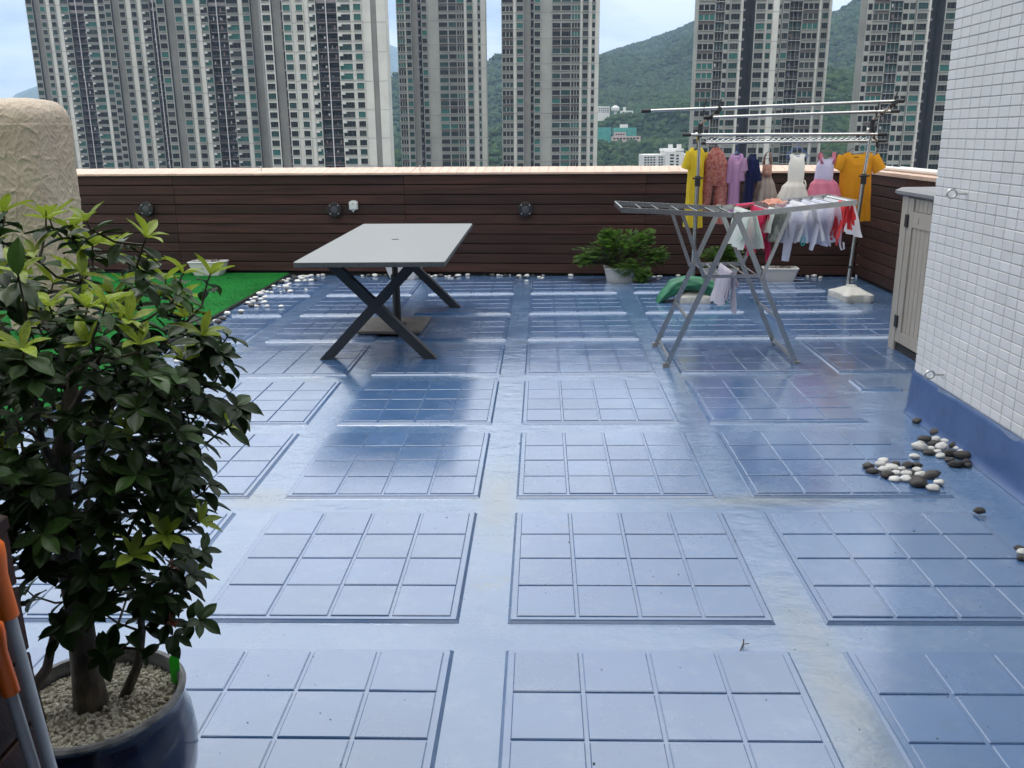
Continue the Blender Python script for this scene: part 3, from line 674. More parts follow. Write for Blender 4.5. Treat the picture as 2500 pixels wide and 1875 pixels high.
# right return wall
pr2 = thing('parapet_wall', 'short side parapet clad in dark brown planks behind the cabinet, white pipes on top', 'wall', (3.5, 7.4, 0))
q = MB(); q.box(3.525, 4.05, 4.6, 9.9, -0.1, 1.135); q.build('backing', m_void, pr2)
for i in range(10):
    for a, b in ((4.6, 7.17), (7.17, 9.94)):
        q = MB(); chamf(q, 3.50+rnd.uniform(-.002, .002), 3.522, a+0.0015, b-0.0015, ZP[i]*0.985+0.005, ZP[i+1]*0.985-0.006, 0.003, '-x'); q.build('plank', m_wood, pr2)
q = MB(); q.box(3.482, 4.08, 4.6, 9.93, 1.1375, 1.166); q.build('coping', m_grout, pr2)
t1 = MB(); t1.cbox(3.475, 3.665, 0.0015, 0.1035, 1.142, 1.176, 0.003); t2 = MB(); t2.cbox(3.668, 3.875, 0.0015, 0.1035, 1.146, 1.177, 0.003); t3 = MB(); t3.cbox(3.878, 4.085, 0.0015, 0.1035, 1.146, 1.178, 0.003)
ms_ = [t_.mesh('coping_tile', m_cope, off=(3.5, 0, 0)) for t_ in (t1, t2, t3)]
for i in range(50):
    for me in ms_:
        inst('coping_tile', me, (3.5, 4.66+0.105*i, rnd.uniform(-.0008, .0008)), pr2)
m_pvc = mat('white_pvc', (0.68, 0.64, 0.58), 0.4)
for k, (xx, r_, y1, lab) in enumerate(((3.62, 0.022, 9.75, 'white plastic pipe on the side coping, the one nearer the terrace'), (3.76, 0.019, 9.6, 'thinner white plastic pipe on the side coping, the outer one'))):
    q = MB(); q.tube([(xx, 4.7, 1.2005-0.003*k), (xx, 7.0, 1.2005-0.003*k), (xx+0.01, y1, 1.2005-0.003*k)], r_, 10)
    p_ = q.build('pipe', m_pvc, smooth=True, at=(xx, 7, 1.18)); tag(p_, lab, 'pipe')
    for yy in (6.2, 8.3):
        q = MB(); q.tube([(xx, yy, 1.2005-0.003*k), (xx, yy+0.07, 1.2005-0.003*k)], r_+0.004, 10); q.build('coupling', m_pvc, p_, smooth=True)

# ------------------------------------------------------------------ white tiled stair house on the right
m_mos = mat('white_wall_tile', (0.61, 0.605, 0.595), 0.32, var=0.06, vscale=3, rand=0.05, bump=0.0008, bscale=18)
m_mg = mat('wall_grout', (0.50, 0.50, 0.49), 0.9, var=0.15, vscale=8)
m_up = mat('upstand_paint', (0.042, 0.088, 0.215), 0.40, var=0.2, vscale=2.5, c2=(0.062, 0.118, 0.265), bump=0.006, bscale=9, spec=0.5)
m_wear = mat('upstand_wear', (0.17, 0.22, 0.33), 0.5, var=0.25, vscale=12)
WX, WY = 2.155, 4.99
hs_ = thing('tiled_wall', 'white building wall of small oblong tiles on the right with a blue painted base', 'wall', (WX, WY, 0))
q = MB(); q.box(WX+0.006, 5.2, 0.45, WY-0.004, 0.0, 5.6); q.build('core', m_mg, hs_)
tl = MB(); tl.loft([[(0.012, 0, 0), (0.012, -0.095, 0), (0.012, -0.095, 0.0455), (0.012, 0, 0.0455)], [(0.003, 0, 0), (0.003, -0.095, 0), (0.003, -0.095, 0.0455), (0.003, 0, 0.0455)],
                    [(0.0, -0.0025, 0.0025), (0.0, -0.0925, 0.0025), (0.0, -0.0925, 0.043), (0.0, -0.0025, 0.043)]], 0, True, True)
tme = tl.mesh('wall_tile', m_mos); rest = MB(); cand = []
for i in range(46):
    for j in range(107):
        y = WY - i*0.0985; z = 0.252 + j*0.0497
        if y-0.1 < 0.46: continue
        ang = (y-0.05)/1.0
        vis = (y-0.05) > 3.50 and z < 2.3
        cand.append((0 if vis and y < 4.5 or (vis and z < 1.2) else 1, (y-0.05)**2+(z-1.2)**2, y, z, vis))
cand.sort(key=lambda c: (c[0], c[1])); n_ = 0
for _, _, y, z, vis in cand:
    dx = rnd.uniform(-0.0007, 0.0007)
    if vis and n_ < 300: inst('wall_tile', tme, (WX+dx, y, z), hs_, rot=(0, rnd.uniform(-.006, .006), rnd.uniform(-.006, .006))); n_ += 1
    else: rest.add([(WX+dx+a, y+b, z+c) for a, b, c in tl.v], tl.f)
stuff(rest.build('wall_tiles', m_mos, hs_))
# unseen rest of the house, added to darken floor reflections: dark timber rear wall with the open doorway the picture was taken from
q = MB()
for (xa, xb, za, zb) in ((-6.2, -1.32, 0, 5.6), (1.25, 2.158, 0, 5.6), (-1.32, 1.25, 2.25, 5.6)): q.box(xa, xb, -1.3, -0.45, za, zb, 0)
q.box(2.158, 5.2, -1.3, 0.448, 0, 5.6, 0)
q.box(-1.32, 1.25, -2.6, -1.301, 0.0, 2.6, 1); q.box(-6.2, 5.2, -4.6, -2.601, 0, 3.3, 1); q.box(-6.2, 2.158, -4.6, -0.25, 5.602, 5.8, 0)
q.build('unseen_rear_wall', [m_wood, mat('dim_interior', (0.10, 0.09, 0.08), 0.8)], hs_)
# painted upstand with a coved foot and a rounded end
q = MB(); prof = [(0.004, 0.246), (-0.006, 0.240), (-0.010, 0.215), (-0.013, 0.12), (-0.020, 0.05), (-0.028, 0.018), (-0.048, 0.002)]
rings = []
for (yy, k) in ((0.46, 1), (2.0, 1), (3.4, 1), (4.2, 1), (4.85, 1), (4.97, 0.95), (5.01, 0.7), (5.03, 0.25)):
    rings.append([(WX+dx*k+0.004, yy + (0.012*math.sin(z*20) if yy > 4.9 else 0), z) for dx, z in prof])
q.loft(rings, 0, False, False, closed=False)
q.loft([[(p[0], p[1], p[2]) for p in rings[-1]], [(WX+0.10, 5.03, p[2]) for p in rings[-1]]], 0, closed=False)
q.build('upstand', m_up, hs_, smooth=True, angle=1.2)
q = MB(); q.loft([[(WX-0.0065+0.004-0.004*math.sin(i*1.9), 0.46+i*0.2, 0.215+0.006*math.sin(i*2.3)), (WX-0.0045+0.004-0.004*math.sin(i*1.9), 0.46+i*0.2, 0.244+0.003*math.sin(i*1.3))] for i in range(22)], 0, closed=False)
q.build('worn_edge', m_wear, hs_)
m_steel = mat('steel', (0.55, 0.55, 0.54), 0.28, metal=0.9)
for (yy, zz, lab) in ((4.62, 0.325, 'lower steel eye bolt in the white tiled wall just above the blue base'), (4.613, 1.277, 'upper steel eye bolt in the white tiled wall')):
    e = thing('eye_bolt', lab, 'eye bolt', (WX, yy, zz), 'eye bolts in the tiled wall')
    q = MB(); q.tube([(WX+0.01, yy, zz), (WX-0.05, yy+0.003, zz)], 0.006, 8); q.lathe([(0.014, 0), (0.014, 0.001)], (0, 0, 0), 4)
    q.v = q.v; q.build('shank', m_steel, e, smooth=True)
    q = MB(); q.tube([(WX-0.076+0.026*math.cos(t), yy+0.010*math.cos(t)*0.4, zz+0.021*math.sin(t)) for t in [2*PI*k/14 for k in range(15)]], 0.0058, 8); q.build('ring', m_steel, e, smooth=True)

# ------------------------------------------------------------------ low timber screen at lower left
sl = thing('timber_screen', 'low dark timber planked screen at lower left beside the pot', 'screen', (-1.1, 0.9, 0))
q = MB(); q.box(-1.30, -0.91, 0.2, 1.285, 0, 0.985); q.build('backing', m_void, sl)
for i in range(8):
    q = MB(); x0 = -0.882
    z0, z1 = 0.02+i*0.124, 0.02+(i+1)*0.124-0.008
    q.loft([[(-0.909, 0.2, z0), (-0.909, 1.30, z0), (-0.909, 1.30, z1), (-0.909, 0.2, z1)], [(x0-0.003, 0.2, z0), (x0-0.003, 1.30, z0), (x0-0.003, 1.30, z1), (x0-0.003, 0.2, z1)],
            [(x0, 0.203, z0+0.003), (x0, 1.297, z0+0.003), (x0, 1.297, z1-0.003), (x0, 0.203, z1-0.003)]], 0, True, True); q.build('plank', m_wood, sl)
q = MB(); q.cbox(-1.32, -0.878, 0.2, 1.302, 1.012-0.022, 1.012, 0.003); q.build('cap_board', m_wood, sl)

# ------------------------------------------------------------------ artificial turf
m_turf = mat('turf', (0.007, 0.110, 0.018), 0.95, spec=0.1, var=0.3, vscale=1.6, c2=(0.011, 0.145, 0.025), bump=0.006, bscale=220)
m_edge = mat('turf_edge', (0.008, 0.010, 0.008), 0.9)
tr = thing('turf_mat', 'bright green artificial turf mat with a black edge on the left of the terrace', 'turf mat', (-4.5, 7, 0.0))
q = MB(); q.loft([[(-6.1, 0.9, z), (xx, 0.9, z), (xx+0.004, 6.0, z), (xx, 10.45, z), (-6.1, 10.62, z)] for xx, z in ((-3.040, 0.003), (-3.040, 0.034), (-3.055, 0.038))], 0, False, True); q.build('turf_surface', m_turf, tr)
q = MB(); q.box(-3.037, -3.018, 0.9, 10.44, 0.003, 0.030); q.build('edge_strip', m_edge, tr)
q = MB()
gr_ = random.Random(5)
for i in range(9000):
    x = -3.05-abs(gr_.uniform(0, 1.9)); y = gr_.uniform(4.5, 10.35); a = gr_.uniform(0, 6.28); dx, dy = 0.004*math.cos(a), 0.004*math.sin(a); hx, hy = gr_.uniform(-.008, .008), gr_.uniform(-.008, .008)
    q.add([(x-dx, y-dy, 0.036), (x+dx, y+dy, 0.036), (x+hx, y+hy, 0.036+gr_.uniform(.008, .016))], [(0, 1, 2)])
stuff(q.build('turf_pile', m_turf, tr))

# ------------------------------------------------------------------ garden cabinet
m_cab = mat('beige_plastic', (0.36, 0.325, 0.275), 0.5, var=0.05, vscale=6, bump=0.001, bscale=60)
m_cabtop = mat('grey_plastic', (0.17, 0.17, 0.175), 0.5, var=0.06, vscale=5)
m_blk = mat('black_plastic', (0.012, 0.012, 0.012), 0.5)
m_ant = mat('anthracite_metal', (0.028, 0.032, 0.038), 0.42, var=0.06, vscale=8, spec=0.4)
cb = thing('storage_cabinet', 'beige plastic garden cabinet with a grey lid behind the white tiled wall', 'cabinet', (2.95, 6.0, 0))
CX = 2.615
q = MB(); q.box(CX+0.03, 3.30, 5.25, 6.56, 0.07, 1.135); q.build('body', m_cab, cb)
q = MB(); q.box(CX+0.012, 3.28, 5.27, 6.50, 0.0, 0.069); q.build('plinth', m_blk, cb)
q = MB(); q.loft([[(CX-i, 5.25-i, z), (3.32, 5.25-i, z), (3.32, 6.56+i, z), (CX-i, 6.56+i, z)] for i, z in ((0.02, 1.137), (0.045, 1.150), (0.045, 1.170), (0.012, 1.192))], 0, True, True); q.build('lid', m_cabtop, cb)
q = MB(); q.cbox(CX-0.004, CX+0.029, 6.455, 6.562, 0.0, 1.134, 0.004); q.build('corner_post', m_cab, cb)
def cab_door(ya, yb):
    q = MB(); x0, x1 = CX, CX+0.028
    q.box(x0, x1, yb-0.085, yb, 0.085, 1.125); q.box(x0, x1, ya, ya+0.085, 0.085, 1.125)
    q.box(x0+0.001, x1, ya+0.086, yb-0.086, 0.085, 0.165); q.box(x0+0.001, x1, ya+0.086, yb-0.086, 0.925, 1.035)
    d = q.build('door', m_cab, cb)
    n = 6; w_ = (yb-ya-0.172)/n
    for i in range(n):
        for (z0, z1) in ((0.168, 0.922), (1.038, 1.122)):
            p = MB(); a, b = ya+0.087+w_*i, ya+0.087+w_*(i+1)
            p.loft([[(x1, b-.001, z0), (x1, a+.001, z0), (x1, a+.001, z1), (x1, b-.001, z1)], [(x0+0.016, b-.001, z0), (x0+0.016, a+.001, z0), (x0+0.016, a+.001, z1), (x0+0.016, b-.001, z1)],
                    [(x0+0.009, b-.007, z0), (x0+0.009, a+.007, z0), (x0+0.009, a+.007, z1), (x0+0.009, b-.007, z1)]], 0, True, True); p.build('board', m_cab, d)
    p = MB(); yc = yb-0.17; p.tube([(x0-0.003, yc, 0.98), (x0+0.002, yc, 0.98)], 0.026, 16); p.build('boss', m_cab, d)
    for z in (0.235, 0.965):
        p = MB(); p.cbox(x0-0.012, x0-0.001, yb-0.028, yb+0.022, z-0.045, z+0.045, 0.003); p.build('hinge', m_blk, d)
cab_door(5.86, 6.45); cab_door(5.27, 5.855)
# ================================================================== OBJECTS
# ---- dining table
m_top = mat('table_top_stone', (0.195, 0.206, 0.206), 0.36, var=0.03, vscale=1.5, spec=0.5)
m_tedge = mat('table_edge', (0.045, 0.055, 0.058), 0.5, var=0.5, vscale=120, c2=(0.10, 0.115, 0.115))
tb = thing('dining_table', 'long outdoor dining table with a pale stone top on dark crossed legs', 'table', (-1.2, 7.3, 0))
q = MB(); tz = 0.78
P4 = [(-1.705, 5.955), (-0.655, 5.915), (-0.665, 8.56), (-1.745, 8.66)]
def quad(ins, z):
    cx_ = sum(p[0] for p in P4)/4; cy_ = sum(p[1] for p in P4)/4; out = []
    for i, p in enumerate(P4):
        a = Vector((*p, 0)); pv_ = (Vector((*P4[i-1], 0))-a).normalized(); nx = (Vector((*P4[(i+1) % 4], 0))-a).normalized(); cen = (pv_+nx)
        s_ = a + cen*ins
        for k in range(4):
            t = k/3; c_ = 0.03; d_ = (pv_*(c_*(1-t)**2) + nx*(c_*t**2)); out.append((s_.x+d_.x, s_.y+d_.y, z))
    return out
q.loft([quad(0.003, tz-0.036), quad(0, tz-0.031), quad(0, tz-0.004), quad(0.0015, tz-0.0012)], 1, True, False)
q.loft([quad(0.0015, tz-0.0012), quad(0.005, tz)], 0, False, True)
top = q.build('table_top', [m_top, m_tedge], tb)
q = MB(); q.lathe([(0.030, 0.0004), (0.030, 0.002), (0.022, 0.0022)], (-1.209, 7.274, tz), 20); q.build('parasol_hole', m_blk, top)
for yy in (6.29, 8.27):
    q = MB(); w_ = 0.049; za, zb = 0.012, 0.742; (p0, p1), (r0, r1) = (-1.605, -0.90), (-0.82, -1.535)
    A_ = lambda s_, z: p0+(p1-p0)*(z-za)/(zb-za)+s_*w_
    B_ = lambda s_, z: r0+(r1-r0)*(z-za)/(zb-za)+s_*w_
    def xing(sa, sb): z = za+(zb-za)*((r0+sb*w_)-(p0+sa*w_))/((p1-p0)-(r1-r0)); return (A_(sa, z), z)
    poly = [(A_(-1, za), za), (A_(1, za), za), xing(1, -1), (B_(-1, za), za), (B_(1, za), za), xing(1, 1), (A_(1, zb), zb), (A_(-1, zb), zb), xing(-1, 1), (B_(1, zb), zb), (B_(-1, zb), zb), xing(-1, -1)]
    n_ = len(poly); e_ = 0.003
    q.add([(x, yy-0.035, z) for x, z in poly]+[(x, yy+0.035, z) for x, z in poly], [tuple(range(n_)), tuple(range(2*n_-1, n_-1, -1))]+[(i, i+n_, (i+1) % n_+n_, (i+1) % n_) for i in range(n_)])
    def slab(xb, xt, zt=0.742, w=0.098):
        q.hull8([(xb-w/2, yy-0.035, 0.012), (xb+w/2, yy-0.035, 0.012), (xb+w/2, yy+0.035, 0.012), (xb-w/2, yy+0.035, 0.012), (xt-w/2, yy-0.035, zt), (xt+w/2, yy-0.035, zt), (xt+w/2, yy+0.035, zt), (xt-w/2, yy+0.035, zt)])
    cx_, cz = -1.212, 0.404
    def at_(xb, xt, z): return xb+(xt-xb)*(z-0.012)/0.73
    # second bar in two halves butted against the first
    for (za, zb) in ():
        a, b = at_(-0.82, -1.535, za), at_(-0.82, -1.535, zb); w = 0.098
        q.hull8([(a-w/2, yy-0.0345, za), (a+w/2, yy-0.0345, za), (a+w/2, yy+0.0345, za), (a-w/2, yy+0.0345, za), (b-w/2, yy-0.0345, zb), (b+w/2, yy-0.0345, zb), (b+w/2, yy+0.0345, zb), (b-w/2, yy+0.0345, zb)])
    lg = q.build('cross_leg', m_ant, tb)
    for xb in (-1.605, -0.82):
        p = MB(); p.cbox(xb-0.04, xb+0.04, yy-0.03, yy+0.03, 0.0, 0.0115, 0.002); p.build('foot', mat('grey_foot', (0.3, 0.3, 0.3), 0.6), lg)
q = MB()
for xx in (-1.45, -0.96): q.box(xx-0.03, xx+0.03, 6.33, 8.23, 0.70, 0.7425)
q.box(-1.55, -0.88, 6.26, 6.32, 0.7225, 0.7435); q.box(-1.55, -0.88, 8.24, 8.30, 0.7225, 0.7435)
q.build('under_frame', m_ant, tb)
# ---- parasol base under the table
m_slate = mat('bronze_steel', (0.085, 0.075, 0.070), 0.5, var=0.2, vscale=6, c2=(0.12, 0.105, 0.095), rvar=0.1)
pb_ = thing('parasol_base', 'square brown steel parasol base with an empty black tube under the table', 'parasol base', (-1.27, 7.38, 0.02))
q = MB(); q.hull8([(-1.535, 7.08, 0.026), (-1.005, 7.06, 0.026), (-0.99, 7.66, 0.026), (-1.545, 7.69, 0.026), (-1.535, 7.08, 0.048), (-1.005, 7.06, 0.048), (-0.99, 7.66, 0.048), (-1.545, 7.69, 0.048)]); q.build('base_plate', m_slate, pb_)
q = MB(); q.lathe([(0.075, 0), (0.075, 0.012), (0.034, 0.014), (0.034, 0.36), (0.040, 0.362), (0.040, 0.42), (0.034, 0.425), (0.026, 0.44), (0.026, 0.69)], (-1.24, 7.36, 0.048), 20); q.build('tube', m_blk, pb_, smooth=True)
q = MB(); q.tube([(-1.20, 7.36, 0.45), (-1.165, 7.345, 0.45)], 0.007, 8); q.tube([(-1.165, 7.345, 0.45), (-1.14, 7.338, 0.45)], 0.018, 10); q.build('knob', m_blk, pb_, smooth=True)
for (dx, dy) in ((-1.50, 7.12), (-1.04, 7.10)):
    q = MB(); q.lathe([(0.009, 0), (0.007, 0.003)], (dx, dy, 0.048), 8); q.build('bolt', m_blk, pb_)

# ---- round wall lamps and the socket on the parapet cladding
m_lens = mat('lamp_lens', (0.05, 0.052, 0.058), 0.45, var=0.2, vscale=60)
def wy(x): return 10.23-0.08*x
for (x, z, lab) in ((-4.74, 0.806, 'round black wall lamp, leftmost of three on the timber wall'), (-2.425, 0.784, 'round black wall lamp beside the white socket on the timber wall'), (-0.183, 0.774, 'round black wall lamp, rightmost of three on the timber wall')):
    y = wy(x); l_ = thing('wall_lamp', lab, 'wall lamp', (x, y, z), 'round wall lamps on the timber cladding')
    def ring(prof, c=(x, y, z), n=24): return [[(c[0]+r*math.cos(2*PI*k/n), c[1]-d, c[2]+r*math.sin(2*PI*k/n)) for k in range(n)] for r, d in prof]
    q = MB(); q.loft(ring([(0.078, 0.003), (0.078, 0.02), (0.086, 0.024), (0.086, 0.050), (0.080, 0.058), (0.050, 0.060), (0.047, 0.052)]), 0, True, True); q.build('housing', m_blk, l_, smooth=True, angle=0.6)
    q = MB(); q.loft(ring([(0.047, 0.050), (0.044, 0.056), (0.025, 0.061), (0.002, 0.062)]), 0, False, True); q.build('lens', m_lens, l_, smooth=True)
    for k in range(4):
        a = PI/4+k*PI/2; cx_ = (x+0.066*math.cos(a), y, z+0.066*math.sin(a))
        q = MB(); q.loft(ring([(0.0055, 0.055), (0.0055, 0.0615), (0.003, 0.063)], cx_, 8), 0, True, True); q.build('screw', m_steel, l_)
x, z = -2.197, 0.826; y = wy(x)
sk = thing('outdoor_socket', 'small white weatherproof socket on the timber wall right of a round lamp', 'socket', (x, y, z))
m_sock = mat('socket_plastic', (0.55, 0.58, 0.55), 0.4)
q = MB(); q.loft([[(x-0.05, yy, z+0.045), (x-0.05, yy, z-0.04), (x-0.022, yy, z-0.052), (x-0.005, yy, z-0.074), (x+0.012, yy, z-0.052), (x+0.05, yy, z-0.04), (x+0.05, yy, z+0.045), (x+0.02, yy, z+0.06), (x-0.02, yy, z+0.06)][::-1] for yy in (y+0.002, y-0.035)], 0, True, True); q.build('box', m_sock, sk)
q = MB(); q.cbox(x-0.040, x+0.040, y-0.052, y-0.036, z-0.036, z+0.036, 0.004); q.build('flap', m_sock, sk)
q = MB(); q.cbox(x-0.008, x+0.006, y-0.056, y-0.0525, z+0.020, z+0.030, 0.001); q.build('latch', m_lens, sk)

# ---- small hooks standing on the coping
for (x, lab) in ((-3.32, 'small metal hook on the coping left of the table'), (-1.41, 'small metal hook on the coping above the table')):
    y = wy(x)+0.12; z = 1.205 - 0.0059*x
    q = MB(); q.tube([(x, y, z), (x, y, z+0.03), (x+0.008, y, z+0.042), (x+0.003, y, z+0.054), (x-0.007, y, z+0.05)], 0.006, 6); q.lathe([(0.012, 0), (0.010, 0.006)], (x, y, z), 8)
    o = q.build('coping_hook', m_steel, smooth=True, at=(x, y, z)); tag(o, lab, 'hook', 'hooks on the coping')

# ---- planters
m_ceram = mat('white_planter', (0.56, 0.56, 0.55), 0.45, var=0.05, vscale=5, bump=0.001, bscale=40)
m_soil = mat('dry_soil', (0.16, 0.13, 0.10), 1.0, var=0.5, vscale=40, c2=(0.42, 0.38, 0.33), bump=0.006, bscale=50)
m_twig = mat('twig', (0.05, 0.03, 0.02), 0.9)
def planter(x, y, z, bw, tw, bd, td, h, lab, plain=True, rot=0.0):
    p_ = thing('planter', lab, 'planter', (x, y, z), 'white planters along the timber wall')
    p_.rotation_euler = (0, 0, rot)
    def rr(w, d, zz, c=0.02): 
        a, b = w/2, d/2
        return [(-a+c, -b, zz), (a-c, -b, zz), (a, -b+c, zz), (a, b-c, zz), (a-c, b, zz), (-a+c, b, zz), (-a, b-c, zz), (-a, -b+c, zz)]
    q = MB(); rs = []
    for t in (0, 0.06, 0.25, 0.5, 0.75, 0.92):
        k = t**0.75; rs.append(rr(bw+(tw-bw)*k, bd+(td-bd)*k, h*t, 0.018))
    rs.insert(0, rr(bw-0.01, bd-0.01, 0.001, 0.018))
    rs += [rr(tw+0.012, td+0.012, h*0.925, 0.02), rr(tw+0.012, td+0.012, h-0.004, 0.02), rr(tw+0.004, td+0.004, h, 0.02), rr(tw-0.022, td-0.022, h, 0.016), rr(tw-0.026, td-0.026, h-0.03, 0.016)]
    q.loft(rs, 0, True, False); q.build('trough', m_ceram, p_, smooth=True, angle=0.5, local=True)
    q = MB(); w, d = tw-0.028, td-0.028
    q.grid(lambda u, v: (-w/2+w*u, -d/2+d*v, h-0.018+0.010*noise.noise(Vector((u*9+x*5, v*5, 0)))), 18, 8)
    q.build('soil', m_soil, p_, local=True)
    if plain:
        q = MB(); r2 = random.Random(int(abs(x)*100))
        for k in range(14):
            a = r2.uniform(0, 3.1); px, py = r2.uniform(-w/3.2, w/3.2), r2.uniform(-d/3, d/3); l_ = r2.uniform(.02, .05)
            q.tube([(px-l_*math.cos(a), py-l_*math.sin(a), h-0.008), (px, py, h+0.008), (px+l_*math.cos(a), py+l_*math.sin(a), h+r2.uniform(0.0, 0.02))], 0.003, 4)
        q.build('dry_stalks', m_twig, p_, local=True)
    return p_
planter(-3.98, 10.36, 0.038, 0.31, 0.43, 0.16, 0.21, 0.165, 'white trough planter of dry stalks standing on the green turf', rot=-0.06)
planter(-1.60, 10.15, 0.001, 0.30, 0.42, 0.14, 0.20, 0.165, 'white trough planter behind the table legs', rot=-0.25)
planter(0.87, 9.80, 0.001, 0.275, 0.35, 0.22, 0.28, 0.165, 'white planter holding the bushy feathery green plant', plain=False, rot=-0.03)
planter(1.96, 9.76, 0.001, 0.30, 0.40, 0.16, 0.20, 0.155, 'white planter with a small green plant behind the drying rack legs', plain=False, rot=-0.06)
planter(2.60, 9.66, 0.001, 0.27, 0.37, 0.16, 0.20, 0.16, 'white trough planter of dry stalks right of the drying rack', rot=-0.08)

# ---- covered furniture on the turf
m_cover = mat('beige_cover', (0.34, 0.27, 0.195), 0.55, var=0.14, vscale=2.6, c2=(0.42, 0.345, 0.26), spec=0.4)
nt_ = m_cover.node_tree; tg_ = nt_.nodes.new('ShaderNodeTexCoord'); hsum = None      # sharp creases of a stiff crumpled sheet
for s_, a_, w_ in ((2.4, 0.7, 22.0), (7.0, 0.7, 12.0), (14.0, 0.5, 7.0), (26.0, 0.3, 5.0)):          # straight folds meeting at angles
    mp_ = nt_.nodes.new('ShaderNodeMapping'); mp_.inputs['Scale'].default_value = (1, 1, 0.6); mp_.inputs['Rotation'].default_value = (0.3, 0.5*s_, 0.2); nt_.links.new(tg_.outputs['Object'], mp_.inputs[0])
    n_ = nt_.nodes.new('ShaderNodeTexVoronoi'); n_.feature = 'DISTANCE_TO_EDGE'; n_.inputs['Scale'].default_value = s_; nt_.links.new(mp_.outputs[0], n_.inputs['Vector']); last = n_.outputs['Distance']
    for op, v in (('MULTIPLY', (w_,)), ('SUBTRACT', 'inv'), ('MAXIMUM', (0.0,)), ('MULTIPLY', (a_,))):
        m_ = nt_.nodes.new('ShaderNodeMath'); m_.operation = op
        if v == 'inv': m_.inputs[0].default_value = 1.0; nt_.links.new(last, m_.inputs[1])
        else:
            nt_.links.new(last, m_.inputs[0])
            for i_, q_ in enumerate(v): m_.inputs[i_+1].default_value = q_
        last = m_.outputs[0]
    if hsum is None: hsum = last
    else:
        m_ = nt_.nodes.new('ShaderNodeMath'); m_.operation = 'ADD'; nt_.links.new(hsum, m_.inputs[0]); nt_.links.new(last, m_.inputs[1]); hsum = m_.outputs[0]
for s_, a_, p_ in ((4.5, 0.5, 10.0), (19.0, 0.25, 5.0)):
    n_ = nt_.nodes.new('ShaderNodeTexNoise'); n_.inputs['Scale'].default_value = s_; n_.inputs['Detail'].default_value = 1.5; n_.inputs['Distortion'].default_value = 0.15
    nt_.links.new(tg_.outputs['Object'], n_.inputs['Vector']); last = n_.outputs['Fac']
    for op, v in (('MULTIPLY_ADD', (2.0, -1.0)), ('ABSOLUTE', ()), ('SUBTRACT', 'inv'), ('POWER', (p_,)), ('MULTIPLY', (a_,))):
        m_ = nt_.nodes.new('ShaderNodeMath'); m_.operation = op
        if v == 'inv': m_.inputs[0].default_value = 1.0; nt_.links.new(last, m_.inputs[1])
        else:
            nt_.links.new(last, m_.inputs[0])
            for i_, q_ in enumerate(v): m_.inputs[i_+1].default_value = q_
        last = m_.outputs[0]
    if hsum is None: hsum = last
    else:
        m_ = nt_.nodes.new('ShaderNodeMath'); m_.operation = 'ADD'; nt_.links.new(hsum, m_.inputs[0]); nt_.links.new(last, m_.inputs[1]); hsum = m_.outputs[0]
bp_ = nt_.nodes.new('ShaderNodeBump'); bp_.inputs['Distance'].default_value = 0.0048; nt_.links.new(hsum, bp_.inputs['Height']); nt_.links.new(bp_.outputs[0], nt_.nodes['Principled BSDF'].inputs['Normal'])
cc = Vector((-4.355, 7.6, 0.038))
def cov(u, v):
    t = u*2*PI; ct_, st_ = math.cos(t), math.sin(t)
    k = 1/((abs(ct_)**3.2 + abs(st_)**3.2)**(1/3.2))
    v2 = v
    hgt = 1.90
    if v2 < 0.80:
        z = hgt*0.90*(v2/0.80); f = 1.0 - 0.015*math.sin(z*2)
        f += 0.07*max(0, 1-z/0.45)**1.6
    else:
        a = (v2-0.80)/0.20*PI/2; z = hgt*(0.90+0.105*math.sin(a)); f = 0.985*max(0.0, math.cos(a))**0.50 if a < 1.565 else 0.0
    f *= (1-0.03*math.sin(PI*min(1, z/1.8)))*(0.925+0.105*min(1, z/1.7)); x, y = 0.30*k*ct_*f, 0.34*k*st_*f
    p = Vector((x*3.0, y*3.0, z*2.2))
    def ridge(s_, o): return 1-abs(noise.noise(p*s_+Vector((o, o*2, 0))))*2
    d = 0.006*(ridge(0.7, 3)-0.4) + 0.005*max(0, ridge(1.5, 7))**6 + 0.004*max(0, ridge(3.1, 11))**6
    d += 0.008*math.sin(t*9+2*noise.noise(p*0.5))*max(0, 1-z/0.9)
    n = Vector((ct_, st_, 0.0)) if v2 < 0.8 else Vector((ct_*math.cos(a), st_*math.cos(a), math.sin(a)))
    return tuple(cc+Vector((x, y, z))+n*d*min(1.0, f*2.5))
q = MB(); q.grid(cov, 260, 240, 0, closed=True)
cvt = thing('covered_furniture', 'tall piece of garden furniture under a crinkled beige cover on the turf', 'covered furniture', cc)
q.build('cover', m_cover, cvt, smooth=True, angle=3.2)

